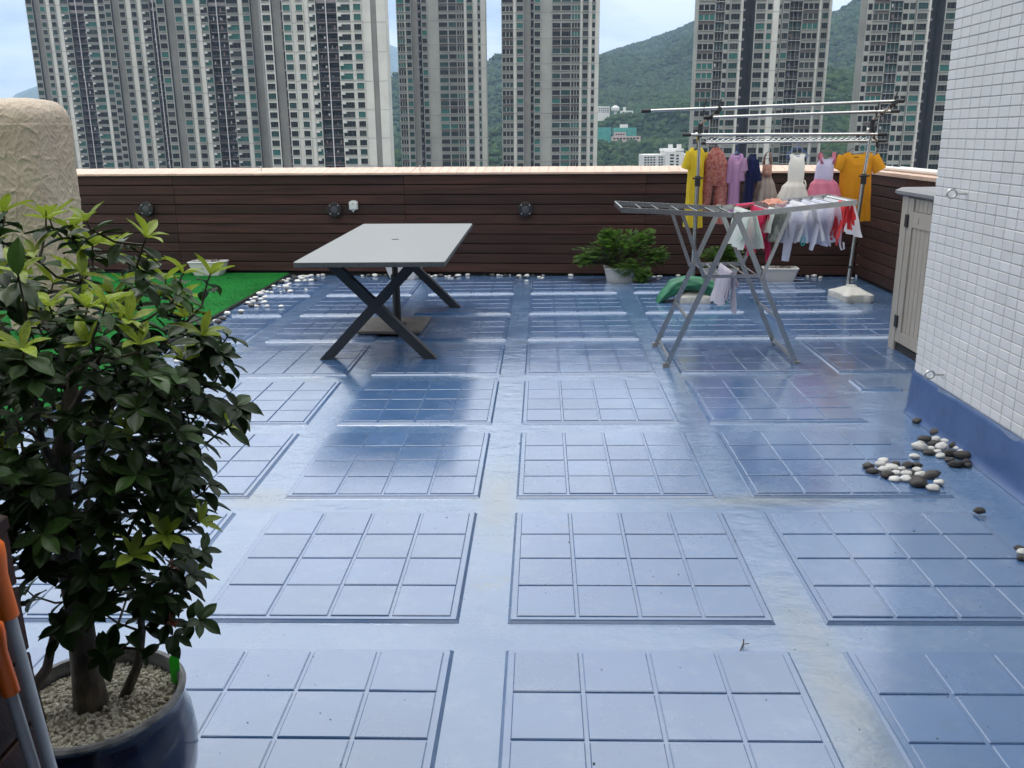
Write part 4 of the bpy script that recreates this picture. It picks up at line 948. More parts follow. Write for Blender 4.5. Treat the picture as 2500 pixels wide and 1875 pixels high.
# ---- folding drying rack
m_alu = mat('brushed_metal', (0.50, 0.50, 0.48), 0.24, metal=0.9, var=0.08, vscale=20)
dr = thing('drying_rack', 'folding winged metal drying rack standing in front of the tall clothes rail', 'drying rack', (1.33, 6.35, 0))
yn, yf = 6.05, 6.65
def wz(x): return 1.053 + (1.318-x)*0.058 if x < 1.318 else 1.053 + (x-1.318)*0.096
def part(name, m, fn, parent=dr, smooth=False):
    q = MB(); fn(q); return q.build(name, m, parent, smooth)
hw = MB()
for (yy, s_) in ((yn, -1), (yf, 1)):
    part('wing_rail', m_alu, lambda q: q.bar((0.54, yy, wz(0.54)), (1.30, yy, wz(1.30)), 0.016, 0.034))
    part('wing_rail', m_alu, lambda q: q.bar((1.336, yy, wz(1.336)), (2.108, yy, wz(2.108)), 0.016, 0.034))
    part('hinge', m_alu, lambda q: q.loft([[(1.318+0.033*math.cos(2*PI*k/16), yy+d, 1.046+0.033*math.sin(2*PI*k/16)) for k in range(16)] for d in ((-0.024, -0.009) if s_ < 0 else (0.009, 0.024))], 0, True, True))
    part('leg', m_alu, lambda q: q.bar((0.878, yy+0.010*s_, 0.012), (1.312, yy+0.010*s_, 1.03), 0.014, 0.034))
    part('leg', m_alu, lambda q: q.bar((1.787, yy-0.008*s_, 0.012), (1.328, yy-0.008*s_, 1.03), 0.014, 0.034))
    part('strut', m_alu, lambda q: q.bar((1.118, yy+0.026*s_*0, 0.625), (0.955, yy, wz(0.955)-0.018), 0.012, 0.024))
    part('strut', m_alu, lambda q: q.bar((1.507, yy+0.008*s_, 0.625), (1.668, yy+0.004*s_, wz(1.668)-0.018), 0.012, 0.024))
    part('shelf_rail', m_alu, lambda q: q.bar((1.12, yy-0.002*s_, 0.640), (1.505, yy-0.002*s_, 0.640), 0.012, 0.022))
    for (xx, yo) in ((0.873, yy+0.010*s_), (1.792, yy-0.008*s_)):
        part('foot_cap', mat('grey_rubber', (0.2, 0.2, 0.2), 0.7), lambda q: q.cbox(xx-0.022, xx+0.022, yo-0.012, yo+0.012, 0.0, 0.035, 0.003))
for xx in (0.69, 0.81, 0.95, 1.08, 1.20, 1.31, 1.43, 1.55, 1.64, 1.735, 1.83, 1.91, 1.99, 2.075):
    part('rod', m_alu, lambda q: q.tube([(xx, yn+0.006, wz(xx)), (xx, yf-0.006, wz(xx))], 0.0065, 8), smooth=True)
for xx in (0.545, 2.104): part('end_bar', m_alu, lambda q: q.bar((xx, yn+0.008, wz(xx)), (xx, yf-0.008, wz(xx)), 0.012, 0.03))
for xx in (1.15, 1.235, 1.32, 1.405, 1.485): part('shelf_rod', m_alu, lambda q: q.tube([(xx, yn+0.01, 0.640), (xx, yf-0.01, 0.640)], 0.0055, 8), smooth=True)
for (z, m_) in ((0.055, m_alu), (0.34, m_alu)):
    xl = 0.878+(1.312-0.878)*(z-0.012)/1.018; xr = 1.787+(1.328-1.787)*(z-0.012)/1.018
    for xx in (xl, xr): part('cross_bar', m_, lambda q: q.bar((xx, yn-0.002, z), (xx, yf+0.002, z), 0.012, 0.026))

# ---- tall clothes rail on two weighted feet
m_pole = mat('rail_chrome', (0.48, 0.48, 0.46), 0.22, metal=0.92, var=0.06, vscale=8)
m_wht = mat('base_plastic', (0.50, 0.49, 0.45), 0.5, var=0.06, vscale=6)
cr = thing('clothes_rail', 'tall metal clothes rail on two white weighted feet, hung with washing', 'clothes rail', (2.25, 8.6, 0))
def kk(x, y, z, k=0.98): return (x*k, y*k, H-(H-z)*k)
PL = [kk(1.523, 8.9, .127), kk(1.534, 8.9, 1.159), kk(1.538, 8.9, 1.605)]
PR_ = [kk(3.085, 8.9, .091), kk(3.145, 8.9, 1.158), kk(3.181, 8.9, 1.622)]
def rail_base(cx_, cy_, rot):
    q = MB(); c_, s_ = math.cos(rot), math.sin(rot)
    def T(x, y, z): return (cx_+x*c_-y*s_, cy_+x*s_+y*c_, z)
    def ring(a, b, z, lobe, n=64):
        out = []
        for i in range(n):
            t = 2*PI*i/n; ct_, st_ = math.cos(t), math.sin(t); e = 5.0
            k = 1/((abs(ct_)**e+abs(st_)**e)**(1/e)); dd = abs(abs(ct_)-abs(st_))
            k *= 1 + lobe*1.3*max(0, 1-dd/0.36)**0.5 - lobe*0.5*(dd > 0.5)
            out.append(T(a*k*ct_, b*k*st_, z))
        return out
    q.loft([ring(.138, .185, 0.0, .10), ring(.142, .19, 0.012, .11), ring(.142, .19, 0.072, .11), ring(.136, .183, 0.080, .10), ring(.112, .150, 0.092, .06), ring(.065, .075, 0.126, 0.0), ring(.045, .05, 0.132, 0), ring(.04, .04, 0.145, 0)], 0, True, True)
    return q.build('foot', m_wht, cr, smooth=True, angle=0.55)
rail_base(3.00, 8.56, 0.12); rail_base(1.475, 8.56, -0.02)
for (A, B_, C_) in ((PL[0], PL[1], PL[2]), (PR_[0], PR_[1], PR_[2])):
    part('lower_pole', m_pole, lambda q: q.tube([(A[0], A[1], 0.125), B_], 0.021, 12), cr, True)
    part('upper_pole', m_pole, lambda q: q.tube([B_, C_], 0.016, 12), cr, True)
    part('collar', m_blk, lambda q: (q.tube([(B_[0], B_[1], B_[2]-0.075), (B_[0], B_[1], B_[2]+0.02)], 0.027, 12), q.tube([(B_[0]-0.05, B_[1]-0.02, B_[2]), (B_[0]+0.045, B_[1]-0.02, B_[2]+0.004)], 0.009, 8)), cr, True)
    part('joint', m_blk, lambda q: (q.tube([(C_[0], C_[1], C_[2]-0.06), (C_[0], C_[1], C_[2]+0.05)], 0.022, 10), q.ellipsoid((C_[0]+0.004, C_[1]-0.01, C_[2]+0.06), (0.026, 0.026, 0.03), 10, 6)), cr, True)
mr_ = PR_[0]; tt = 0.2
part('clip_ring', m_blk, lambda q: q.tube([(PR_[0][0]+0.012, PR_[0][1], 0.285), (PR_[0][0]+0.013, PR_[0][1], 0.31)], 0.025, 12), cr, True)
AL = kk(1.576, 8.2, 1.783); AR = kk(3.108, 8.2, 1.813)
for (C_, E_) in ((PL[2], AL), (PR_[2], AR)):
    S_ = Vector((C_[0], C_[1], C_[2]+0.06)); E2 = Vector(E_)
    part('arm', m_pole, lambda q: q.tube([S_, E2], 0.015, 10), cr, True)
    part('arm_end', m_blk, lambda q: (q.tube([S_.lerp(E2, 0.86), S_.lerp(E2, 1.04)], 0.021, 10), q.tube([S_.lerp(E2, 0.42), S_.lerp(E2, 0.54)], 0.019, 10)), cr, True)
B1 = (kk(0.923, 8.2, 1.783), kk(3.154, 8.2, 1.831)); B2 = (kk(1.527, 8.5, 1.723), kk(3.24, 8.5, 1.753)); B3 = (kk(1.392, 8.85, 1.572), kk(3.27, 8.85, 1.549)); B4 = (kk(1.581, 9.1, 1.490), kk(3.368, 9.1, 1.484))
for (a, b) in (B1, B2, B3, B4):
    a, b = Vector(a), Vector(b); d = (b-a).normalized()
    bar_ = part('bar', m_pole, lambda q: q.tube([a+d*0.03, b-d*0.03], 0.0135, 10), cr, True)
    for e_ in ((a-d*0.03, a+d*0.05), (b-d*0.05, b+d*0.03)): part('end_cap', m_blk, lambda q: q.tube(e_, 0.018, 10), bar_, True)
for (b, xs_) in ((B1, (AL[0]-0.13, AL[0], AR[0])), (B2, (PL[2][0]+0.03, AR[0]-0.04)), (B3, (PL[2][0]-0.02, PR_[2][0]+0.01))):
    for xx in xs_:
        p = Vector(b[0]).lerp(Vector(b[1]), (xx-b[0][0])/(b[1][0]-b[0][0]))
        part('bar_clip', m_blk, lambda q: (q.bar(p+Vector((0, 0, -0.05)), p+Vector((0.004, 0.012, 0.035)), 0.016, 0.032), q.tube([p+Vector((0.004, 0.012, 0.03)), p+Vector((0.02, 0.012, 0.075))], 0.007, 6)), cr)
def wave(q, base, amp, y_, dz, rr_):
    a, b = Vector(base[0]), Vector(base[1]); n = 30*8; pts = []
    for i in range(n+1):
        p = a.lerp(b, 0.03+0.93*i/n); pts.append(p+Vector((0, y_, dz+amp*math.cos(2*PI*i/8))))
    q.tube(pts, rr_, 5)
part('wavy_wire', m_pole, lambda q: wave(q, B4, 0.007, -0.004, 0.020, 0.0055), cr, True)
part('wavy_wire', m_pole, lambda q: wave(q, B3, 0.006, 0.03, -0.030, 0.0022), cr, True)
for (P_, s_) in ((PL, 1), (PR_, 1)):
    T_ = Vector(P_[2]); E_ = Vector((B4[0][0]-0.02 if P_ is PL else B4[1][0]-0.05, B4[0][1], 1.47))
    part('lower_arm', m_pole, lambda q: q.tube([T_+Vector((-0.03, 0.02, -0.02)), E_+Vector((0, 0, 0.02))], 0.012, 8), cr, True)
    part('hook', m_blk, lambda q: q.tube([E_+Vector((0, 0, 0.035)), E_+Vector((0, 0, -0.03)), E_+Vector((0.02, -0.01, -0.045))], 0.014, 8), cr, True)

# ---- green sandbag over the left foot
m_bag = mat('green_tarp', (0.010, 0.115, 0.055), 0.55, var=0.3, vscale=9, c2=(0.018, 0.165, 0.08), bump=0.006, bscale=25)
def bag(u, v):
    t = u*2*PI; s = v; x = 1.115 + 0.665*s; zc_ = 0.030 + 0.165*math.sin(PI*min(1, max(0, s)))**0.9
    k = (min(1, 4.5*s)*min(1, 4.5*(1-s)))**0.7; ry = 0.115-0.012*k; rz = 0.007+0.060*k
    w = 0.016*noise.noise(Vector((x*9, math.cos(t)*2, math.sin(t)*2)))*(0.3+k)+0.004*math.sin(t*7+s*9)*(1-k*0.5)
    bend = math.cos(PI*s)
    return (x - bend*(rz+w)*math.sin(t)*0.55, 8.475 + 0.02*math.sin(s*7)+(ry+w)*math.cos(t), max(0.004, zc_ + (rz+w)*math.sin(t) - 0.018*(1-k)))
q = MB(); q.grid(bag, 36, 60, 0, closed=True)
q.add([bag(i/36, 0) for i in range(36)], [tuple(range(36))]); q.add([bag(i/36, 1) for i in range(36)], [tuple(range(35, -1, -1))])
sb = q.build('sandbag', m_bag, smooth=True, at=(1.45, 8.47, 0), angle=1.2); tag(sb, 'green plastic sandbag slumped over the left foot of the clothes rail', 'sandbag')

# ---- pebbles, one by one
m_pw = mat('white_pebble', (0.60, 0.59, 0.56), 0.55, var=0.10, vscale=30, c2=(0.68, 0.67, 0.64), rand=0.10, bump=0.002, bscale=60)
m_pd = mat('dark_pebble', (0.030, 0.027, 0.026), 0.5, var=0.3, vscale=25, c2=(0.062, 0.055, 0.05), rand=0.5, bump=0.002, bscale=60)
PM = {}
for cname, m_ in (('w', m_pw), ('d', m_pd)):
    PM[cname] = []
    for k in range(6):
        q = MB(); rr_ = random.Random(k*3+(cname == 'd'))
        q.ellipsoid((0, 0, 0.40), (1.0, rr_.uniform(0.66, 0.86), rr_.uniform(0.46, 0.58)), 14, 9, 0, 0.28, k*2+5*(cname == 'd')); PM[cname].append(q.mesh('pebble', m_, True, angle=3.2))
PLAB = {'A': ('white pebble in the upper of two pebble heaps near the tiled wall', 'black pebble in the upper of two pebble heaps near the tiled wall', 'pebbles of the upper heap by the tiled wall'),
        'B': ('white pebble in the lower of two pebble heaps, on the corner of a raised panel', 'black pebble in the lower of two pebble heaps, on the corner of a raised panel', 'pebbles of the lower heap by the tiled wall'),
        'T': ('white pebble lying along the black edge of the green turf', 'dark grey pebble lying along the black edge of the green turf', 'pebbles along the turf edge'),
        'W': ('small white pebble in the row at the foot of the timber wall', 'small dark pebble in the row at the foot of the timber wall', 'pebbles along the foot of the timber wall'),
        'E': ('white pebble in the heap cut by the right edge of the photo', 'black pebble in the heap cut by the right edge of the photo', 'pebbles of the heap at the right edge')}
SL = ['lone dark pebble near the blue wall base, farther of the two', 'lone black pebble just beyond the upper pebble heap', 'lone white pebble between the two pebble heaps', 'lone brown pebble on the bare floor nearer the camera than the heaps']
si = 0; placed = []
for (cl, x, y, r_, c) in PEBBLES:
    z = 0.0
    for ci in range(-3, 3):
        for k in range(8):
            if X0+ci*QX-0.01 < x < X0+ci*QX+PW+0.01 and Y0+k*QY-0.01 < y < Y0+k*QY+PD+0.01 and not (ci == 2 and k < 4): z = TZ
    r_ = max(0.012, r_)
    for (px, py, pr_, pz, pt) in placed:
        d = math.hypot(px-x, py-y)
        if d < 0.62*(pr_+r_): z = max(z, min(pt*0.72, pz + 0.62*pr_*0.9) if d > 0.25*(pr_+r_) else pt*0.9)
    z = min(z, 0.075)
    if cl == 'T' and x < -3.02: z = max(z, 0.036)
    o = inst('pebble', rnd.choice(PM[c]), (x, y, z), None, (rnd.uniform(-.12, .12), rnd.uniform(-.12, .12), rnd.uniform(-.6, .6)), (r_, r_*rnd.uniform(.9, 1.1), r_*rnd.uniform(.85, 1.1)))
    placed.append((x, y, r_, z, z+r_*1.0))
    o['_c'] = (cl, c)
    if cl == 'S': tag(o, SL[si], 'pebble'); si += 1
    elif cl == 'F': tag(o, 'lone flat grey pebble on the blue floor a little way from the turf edge', 'pebble')
    else: tag(o, PLAB[cl][0 if c == 'w' else 1], 'pebble', PLAB[cl][2])

ORD = 'first second third fourth fifth sixth seventh eighth ninth tenth eleventh twelfth thirteenth fourteenth fifteenth sixteenth seventeenth eighteenth nineteenth twentieth'.split()
ORD += ['twenty-'+w for w in ORD[:9]]+['thirtieth']+['thirty-'+w for w in ORD[:9]]+['fortieth']+['forty-'+w for w in ORD[:9]]+['fiftieth']+['fifty-'+w for w in ORD[:9]]
def scr(o): v = o.location-Vector((0, 0, H)); return v.dot(rx)/v.dot(fw)
for cl in 'ABTWE':
    for c in 'wd':
        g_ = sorted([o for o in col.objects if o.get('_c') is not None and tuple(o['_c']) == (cl, c)], key=scr)
        for k, o in enumerate(g_):
            base = PLAB[cl][0 if c == 'w' else 1]
            if len(g_) > 1: o['label'] = ORD[k]+' '+base.replace(' lying along the black edge of', ' from the left along').replace(' in the row at the foot of the timber wall', ' from the left along the timber wall foot').replace('upper of two pebble heaps', 'upper pebble heap').replace('lower of two pebble heaps', 'lower pebble heap').replace('black edge of the green turf', 'turf edge').replace(' in the ', ' from the left in the ').replace(' near the tiled wall', ' by the tiled wall').replace(', on the corner of a raised panel', '').replace(' cut by the right edge of the photo', ' at the right edge')
for o in col.objects:
    if '_c' in o: del o['_c']

# ---- litter
q = MB(); q.add([(1.175, 6.50, 0.03), (1.20, 6.485, 0.045), (1.235, 6.50, 0.03), (1.205, 6.525, 0.037)], [(0, 1, 3), (1, 2, 3)]); q.tube([(1.20, 6.505, 0.035), (1.19, 6.50, 0.05)], 0.003, 5)
tag(q.build('dead_leaf', m_twig, at=(1.2, 6.5, 0.03)), 'small dark dead leaf on the floor under the drying rack', 'leaf')
q = MB(); q.tube([(0.62, 2.47, 0.006), (0.64, 2.51, 0.012), (0.65, 2.545, 0.008)], 0.0022, 5); q.tube([(0.64, 2.51, 0.012), (0.66, 2.515, 0.012)], 0.0015, 4)
tag(q.build('twig', m_twig, at=(0.64, 2.5, 0.006)), 'short dark twig on the floor between two panels near the camera', 'twig')

q = MB(); r8 = random.Random(8)
for k in range(170):
    x, y = r8.uniform(-1.1, 2.0), 1.75+2.8*r8.random()**1.5; s_ = r8.uniform(.0009, .0026)*(1 if k % 9 else 1.9)
    q.ellipsoid((x, y, TZ+0.0008 if (0 < (x-X0) % QX < PW and 0 < (y-Y0) % QY < PD) else 0.001), (s_, s_*r8.uniform(.5, 1), s_*.5), 5, 3, 0, 0, k)
stuff(q.build('grit', mat('grit_dark', (0.03, 0.03, 0.028), 0.9)))

# ---- mop handles leaning on the timber screen
m_org = mat('orange_plastic', (0.85, 0.17, 0.015), 0.4)
m_pgrey = mat('mop_pole', (0.42, 0.45, 0.47), 0.4, var=0.05, vscale=20)
def mop(T_, B_, lab, hole):
    T_, B_ = Vector(T_), Vector(B_); d = (B_-T_).normalized()
    k = (0.03-T_.z)/d.z; E_ = T_+d*k
    m_ = thing('mop', lab, 'mop', (E_.x, E_.y, 0), 'mops leaning on the timber screen')
    q = MB(); q.tube([T_+d*0.10, E_], 0.0098, 14); q.build('pole', m_pgrey, m_, smooth=True)
    q = MB(); sd_ = d.cross(Vector((0, 1, 0))).normalized()
    q.tube([T_+d*0.135, T_+d*0.12, T_+d*0.06, T_+d*0.03, T_+d*0.012, T_], [0.0140, 0.0140, 0.0132, 0.0175, 0.0185, 0.012], 14); q.build('grip', m_org, m_, smooth=True, angle=0.9)
    if hole:
        q = MB(); c_ = T_+d*0.018; nrm = Vector((0.25, -0.9, 0.3)).normalized()
        q.tube([c_+nrm*0.0178+sd_*0.007, c_+nrm*0.0186+sd_*0.002, c_+nrm*0.0178-sd_*0.005], 0.0042, 6); q.build('hanging_hole', m_blk, m_)
    q = MB(); q.tube([(E_.x, E_.y-0.03, 0.03), (E_.x, E_.y+0.03, 0.03)], 0.018, 8); q.box(E_.x-0.05, E_.x+0.05, E_.y-0.12, E_.y+0.12, 0.001, 0.028); q.build('head', m_pgrey, m_)
mop((-0.826, 1.17, 1.03), (-0.825, 1.21, 0.60), 'mop handle with the higher orange grip leaning on the timber screen', True)
mop((-0.862, 1.185, 0.885), (-0.850, 1.205, 0.60), 'mop handle with the lower orange grip, left of the other', False)
# ================================================================== PLANTS
# ---- glazed pot with gravel
m_glaze = mat('navy_glaze', (0.006, 0.011, 0.038), 0.16, var=0.35, vscale=5, c2=(0.011, 0.021, 0.062), coat=0.5, bump=0.0015, bscale=14)
m_rim = mat('pot_rim', (0.10, 0.11, 0.13), 0.4, var=0.5, vscale=25, c2=(0.26, 0.26, 0.26))
PC = Vector((-1.035, 1.715, 0.0)); RZ = 0.375
pot = thing('plant_pot', 'large round navy blue glazed pot filled with pale gravel', 'plant pot', PC)
q = MB(); q.lathe([(0.13, 0.0005), (0.14, 0.01), (0.178, 0.08), (0.204, 0.16), (0.211, 0.23), (0.205, 0.29), (0.190, 0.335), (0.185, 0.350), (0.190, 0.358), (0.198, 0.364)], PC, 72, 0, False)
q.build('body', m_glaze, pot, smooth=True, angle=0.9)
q = MB(); q.lathe([(0.198, 0.364), (0.200, 0.371), (0.195, RZ+0.002), (0.185, RZ+0.001), (0.181, RZ-0.008), (0.180, RZ-0.05)], PC, 72, 0, False); q.build('rim', m_rim, pot, smooth=True, angle=0.9)
m_gravel = mat('gravel_stone', (0.60, 0.56, 0.44), 0.8, var=0.25, vscale=40, c2=(0.74, 0.70, 0.58))
m_gbed = mat('gravel_bed', (0.25, 0.22, 0.16), 0.95)
q = MB(); q.lathe([(0.1795, RZ-0.036), (0.09, RZ-0.030), (0.004, RZ-0.026)], PC, 40, 1, False)
gs = []
for k in range(4):
    p = MB(); p.ellipsoid((0, 0, 0), (1, 0.85, 0.75), 7, 5, 0, 0.35, k); gs.append((p.v, p.f))
r5 = random.Random(4)
for k in range(1900):
    rr_ = 0.176*math.sqrt(r5.random()); a = r5.uniform(0, 6.283); s_ = r5.uniform(0.0040, 0.0064); v, f = gs[k % 4]; c_, s2 = math.cos(a*7), math.sin(a*7)
    x, y = PC.x+rr_*math.cos(a), PC.y+rr_*math.sin(a); z = RZ-0.028-0.008*(rr_/0.176)**2+r5.uniform(-.003, .004)
    ti = r5.uniform(-.5, .5)
    q.add([(x+(vx*c_-vy*s2)*s_, y+(vx*s2+vy*c_)*s_, z+(vz+vx*ti)*s_) for vx, vy, vz in v], f, 0)
gv = stuff(q.build('gravel', [m_gravel, m_gbed], pot, smooth=True, angle=3.2))
tgm = mat('bright_green_tag', (0.06, 0.62, 0.05), 0.5, trans=0.3)
q = MB(); tx, ty = -0.885, 1.81
q.loft([[(tx-0.011, ty+d, RZ-0.035), (tx+0.011, ty+d, RZ-0.035), (tx+0.012, ty+0.004+d, RZ+0.03), (tx+0.006, ty+0.006+d, RZ+0.04), (tx-0.006, ty+0.006+d, RZ+0.04), (tx-0.013, ty+0.004+d, RZ+0.03)] for d in (0, 0.0015)], 0, True, True)
tag(q.build('plant_tag', tgm, at=(tx, ty, RZ-0.03)), 'bright green plastic plant tag stuck in the pot gravel', 'plant tag')

# ---- small tree in the pot
m_bark = mat('bark', (0.10, 0.080, 0.060), 0.9, var=0.5, vscale=22, c2=(0.21, 0.18, 0.145), bump=0.006, bscale=35, stretch=(1, 1, 0.5))
m_twigg = mat('green_twig', (0.055, 0.045, 0.025), 0.8, var=0.3, vscale=20)
m_leaf = [mat('leaf_dark', (0.017, 0.045, 0.008), 0.42, var=0.3, vscale=9, c2=(0.034, 0.080, 0.014), rand=0.5, trans=0.24, spec=0.22),
          mat('leaf_mid', (0.045, 0.105, 0.016), 0.40, var=0.2, vscale=9, c2=(0.042, 0.10, 0.02), rand=0.3, trans=0.25, spec=0.45),
          mat('leaf_young', (0.25, 0.36, 0.030), 0.38, var=0.2, vscale=9, c2=(0.40, 0.50, 0.06), rand=0.25, trans=0.40, spec=0.4),
          mat('leaf_red', (0.26, 0.035, 0.018), 0.4, var=0.3, vscale=9, c2=(0.32, 0.09, 0.02), rand=0.3, trans=0.3)]
def leaf_geo(L, W, curl, fold, seed):
    rr = random.Random(seed); vs = []; fs = []; n = 7
    for i in range(n+1):
        t = i/n; w = W*(math.sin(PI*t**0.92)**0.8)*(0.75+0.5*t if t < .7 else 1.1-0.25*(t-.7)) if 0 < t < 1 else 0.0
        x = L*(t - 0.10*curl*t*t); z = -curl*L*0.42*t*t
        wv = 0.03*L*math.sin(t*9+seed)
        for s_ in (-1, -0.5, 0, 0.5, 1):
            vs.append((x - abs(s_)*w*0.12, s_*w, z + fold*abs(s_)*w*(1.15-0.35*abs(s_)) + wv*s_*abs(s_)*0.4 - (0.002*L/0.05 if s_ == 0 else 0)))
    for i in range(n):
        for k in range(4): fs.append((i*5+k, (i+1)*5+k, (i+1)*5+k+1, i*5+k+1))
    return vs, fs
LEAF = [leaf_geo(1.0, (0.23+0.035*(k % 3)) if k < 7 else 0.165, 0.25+0.22*(k % 4), 0.22+0.12*(k % 3), k) for k in range(10)]
LME = {}
for k, (v, f) in enumerate(LEAF):
    for mi in range(4):
        q = MB(); q.add(v, f); LME[(k, mi)] = q.mesh('leaf', m_leaf[mi], True, angle=3.2)
def leaf_matrix(p, d, nrm, s):
    d = d.normalized(); y = nrm.cross(d)
    if y.length < 1e-3: y = Vector((1, 0, 0)).cross(d)
    y.normalize(); n = d.cross(y)
    return Matrix(((d.x*s, y.x*s, n.x*s, p.x), (d.y*s, y.y*s, n.y*s, p.y), (d.z*s, y.z*s, n.z*s, p.z), (0, 0, 0, 1)))
tree = thing('small_tree', 'small broadleaf tree with glossy dark leaves and pale green new tips in the navy pot', 'tree', (-1.035, 1.715, RZ-0.03))
tr_ = random.Random(21)
trunk = [Vector((-1.045, 1.715, RZ-0.06)), Vector((-1.048, 1.722, 0.43)), Vector((-1.05, 1.735, 0.58)), Vector((-1.062, 1.75, 0.75)), Vector((-1.06, 1.76, 0.9)), Vector((-1.02, 1.77, 1.04)), Vector((-0.99, 1.775, 1.16))]
q = MB(); q.tube(trunk, [0.042, 0.0315, 0.028, 0.026, 0.023, 0.017, 0.011], 14); q.build('trunk', m_bark, tree, smooth=True, angle=3.2)
nodes = []                                            # skeleton points twigs may start from
def seg_pts(a, b, n): return [a.lerp(b, i/n) for i in range(1, n+1)]
for a, b in zip(trunk[2:], trunk[3:]): nodes += seg_pts(a, b, 4)
for k in range(15):
    base = trunk[2].lerp(trunk[6], 0) ; t = 0.05+0.95*k/14
    i = min(3, int(t*4)); base = trunk[2+i].lerp(trunk[3+i], t*4-i)
    a = k*2.39996+0.4; ln = tr_.uniform(0.2, 0.32)*(1.0-0.25*t)
    d = Vector((math.cos(a), math.sin(a)*0.85, tr_.uniform(0.35, 0.9)))
    pts = [base]; p = base.copy()
    for s_ in range(5):
        d = (d.normalized()+Vector((tr_.uniform(-.18, .18), tr_.uniform(-.18, .18), 0.10))); p = p + d.normalized()*ln/5; pts.append(p.copy())
    q = MB(); q.tube(pts, [0.0095-0.0012*j for j in range(6)], 7); q.build('branch', m_bark, tree, smooth=True, angle=3.2); nodes += pts[1:]
for pts in ([(-1.135, 1.66, RZ-0.03), (-1.140, 1.66, 0.45), (-1.155, 1.655, 0.53), (-1.15, 1.65, 0.62)], [(-1.14, 1.66, 0.40), (-1.20, 1.645, 0.41), (-1.24, 1.64, 0.43)],
            [(-0.985, 1.755, RZ-0.03), (-0.95, 1.77, 0.42), (-0.935, 1.78, 0.50), (-0.93, 1.78, 0.60), (-0.915, 1.78, 0.72)], [(-1.135, 1.66, 0.43), (-1.10, 1.665, 0.48), (-1.07, 1.66, 0.56)]):
    q = MB(); P_ = [Vector(p) for p in pts]; q.tube(P_, [0.013-0.0022*j for j in range(len(P_))], 8); q.build('branch', m_bark, tree, smooth=True, angle=3.2); nodes += P_[2:]
CEN = Vector((-1.03, 1.77, 1.0))
def inside(p):
    z = p.z; hx = lerp_tab([(0.45, .17), (0.55, .24), (0.7, .285), (0.85, .325), (1.0, .365), (1.15, .37), (1.28, .34), (1.36, .26), (1.43, .14), (1.48, .0)], z)
    c = lerp_tab([(0.45, -1.02), (0.7, -1.03), (1.0, -1.03), (1.3, -1.02)], z)
    return hx > 0.01 and ((p.x-c)/hx)**2 + ((p.y-1.775)/(hx*0.90))**2 < 1 and p.y > 1.36, (((p.x-c)/max(hx, .01))**2 + ((p.y-1.775)/max(hx*.9, .01))**2)
tips = []; tries = 0
while len(tips) < 310 and tries < 20000:
    tries += 1
    p = Vector((tr_.uniform(-1.46, -0.6), tr_.uniform(1.36, 2.15), tr_.uniform(0.50, 1.46)))
    ok, rad = inside(p)
    if not ok or (rad < 0.25 and tr_.random() < 0.6): continue
    if p.z < 0.60 and tr_.random() < 0.35: continue
    if any((p-t_[0]).length < 0.040 for t_ in tips): continue
    tips.append((p, rad))
tips.sort(key=lambda t_: (t_[0]-CEN).length)
leaves = []; tw = MB()
def add_leaf(p, d, n, s, mi): leaves.append((p, d, n, s, mi))
for (p, rad) in tips:
    b = min(nodes, key=lambda nd: (nd-p).length + max(0, nd.z-p.z+0.02)*2.0)
    out = (p-Vector((-1.03, 1.775, p.z-0.12))).normalized()
    mid = b.lerp(p, 0.55)+Vector((tr_.uniform(-.012, .012), tr_.uniform(-.012, .012), -0.012)); dirv = (p-mid).normalized()*0.5+out*0.35+Vector((0, 0, 0.35)); dirv.normalize()
    end = p + dirv*0.018
    tw.tube([b, mid, p, end], [0.0034, 0.0028, 0.0022, 0.0015], 5); nodes.append(mid); nodes.append(p)
    high = p.z > 1.20; prob = 0.85 if high else (0.15 if rad > 0.6 else 0.05)
    x_ = tr_.random(); kind = 2 if x_ < prob else (3 if x_ < prob+(0.045 if rad > .5 else 0) else 0)
    # tip whorl
    n_ = tr_.choice([4, 5, 5, 6]); a0 = tr_.uniform(0, 6.28)
    sx = dirv.cross(Vector((0.3, 0.2, 1))).normalized(); sy = dirv.cross(sx)
    for k in range(n_):
        a = a0+k*2*PI/n_+tr_.uniform(-.3, .3); side = sx*math.cos(a)+sy*math.sin(a)
        op = tr_.uniform(0.35, 0.8) if kind in (2, 3) else tr_.uniform(0.7, 1.3)
        d = dirv*(1.0/op)*0.5+side+Vector((0, 0, -0.05 if kind == 2 else -0.28))
        s = {0: tr_.uniform(.040, .066), 2: tr_.uniform(.048, .072), 3: tr_.uniform(.018, .03)}[kind]
        mi = kind if kind else (1 if tr_.random() < 0.26+0.3*high else 0)
        add_leaf(end, d, dirv*1.0-side*0.3+Vector((0, 0, 0.5)), s, mi)
    # lower pairs along the twig
    for t in ((0.9, 0.62, 0.35) if rad > 0.1 else (0.8,)):
        q_ = mid.lerp(p, t) if t > 0.5 else b.lerp(mid, 0.4+t); a0 = tr_.uniform(0, 6.28)
        for k in range(2):
            a = a0+k*PI+tr_.uniform(-.4, .4); side = sx*math.cos(a)+sy*math.sin(a)
            add_leaf(q_, side+dirv*0.35+Vector((0, 0, tr_.uniform(-.55, .05))), Vector((tr_.uniform(-.3, .3), tr_.uniform(-.3, .3), 1))+dirv*0.3, tr_.uniform(.040, .068), 1 if tr_.random() < (0.28+0.35*high) else 0)
add_leaf(Vector((-0.915, 1.50, 1.375)), Vector((.05, -.05, 1)), Vector((0.1, -1, 0.2)), 0.07, 1); tw.tube([(-0.915, 1.50, 1.38), (-0.93, 1.53, 1.28), (-0.97, 1.62, 1.2)], 0.002, 5)
tw.build('twigs', m_twigg, tree)['kind'] = 'stuff'
fw_ = fw
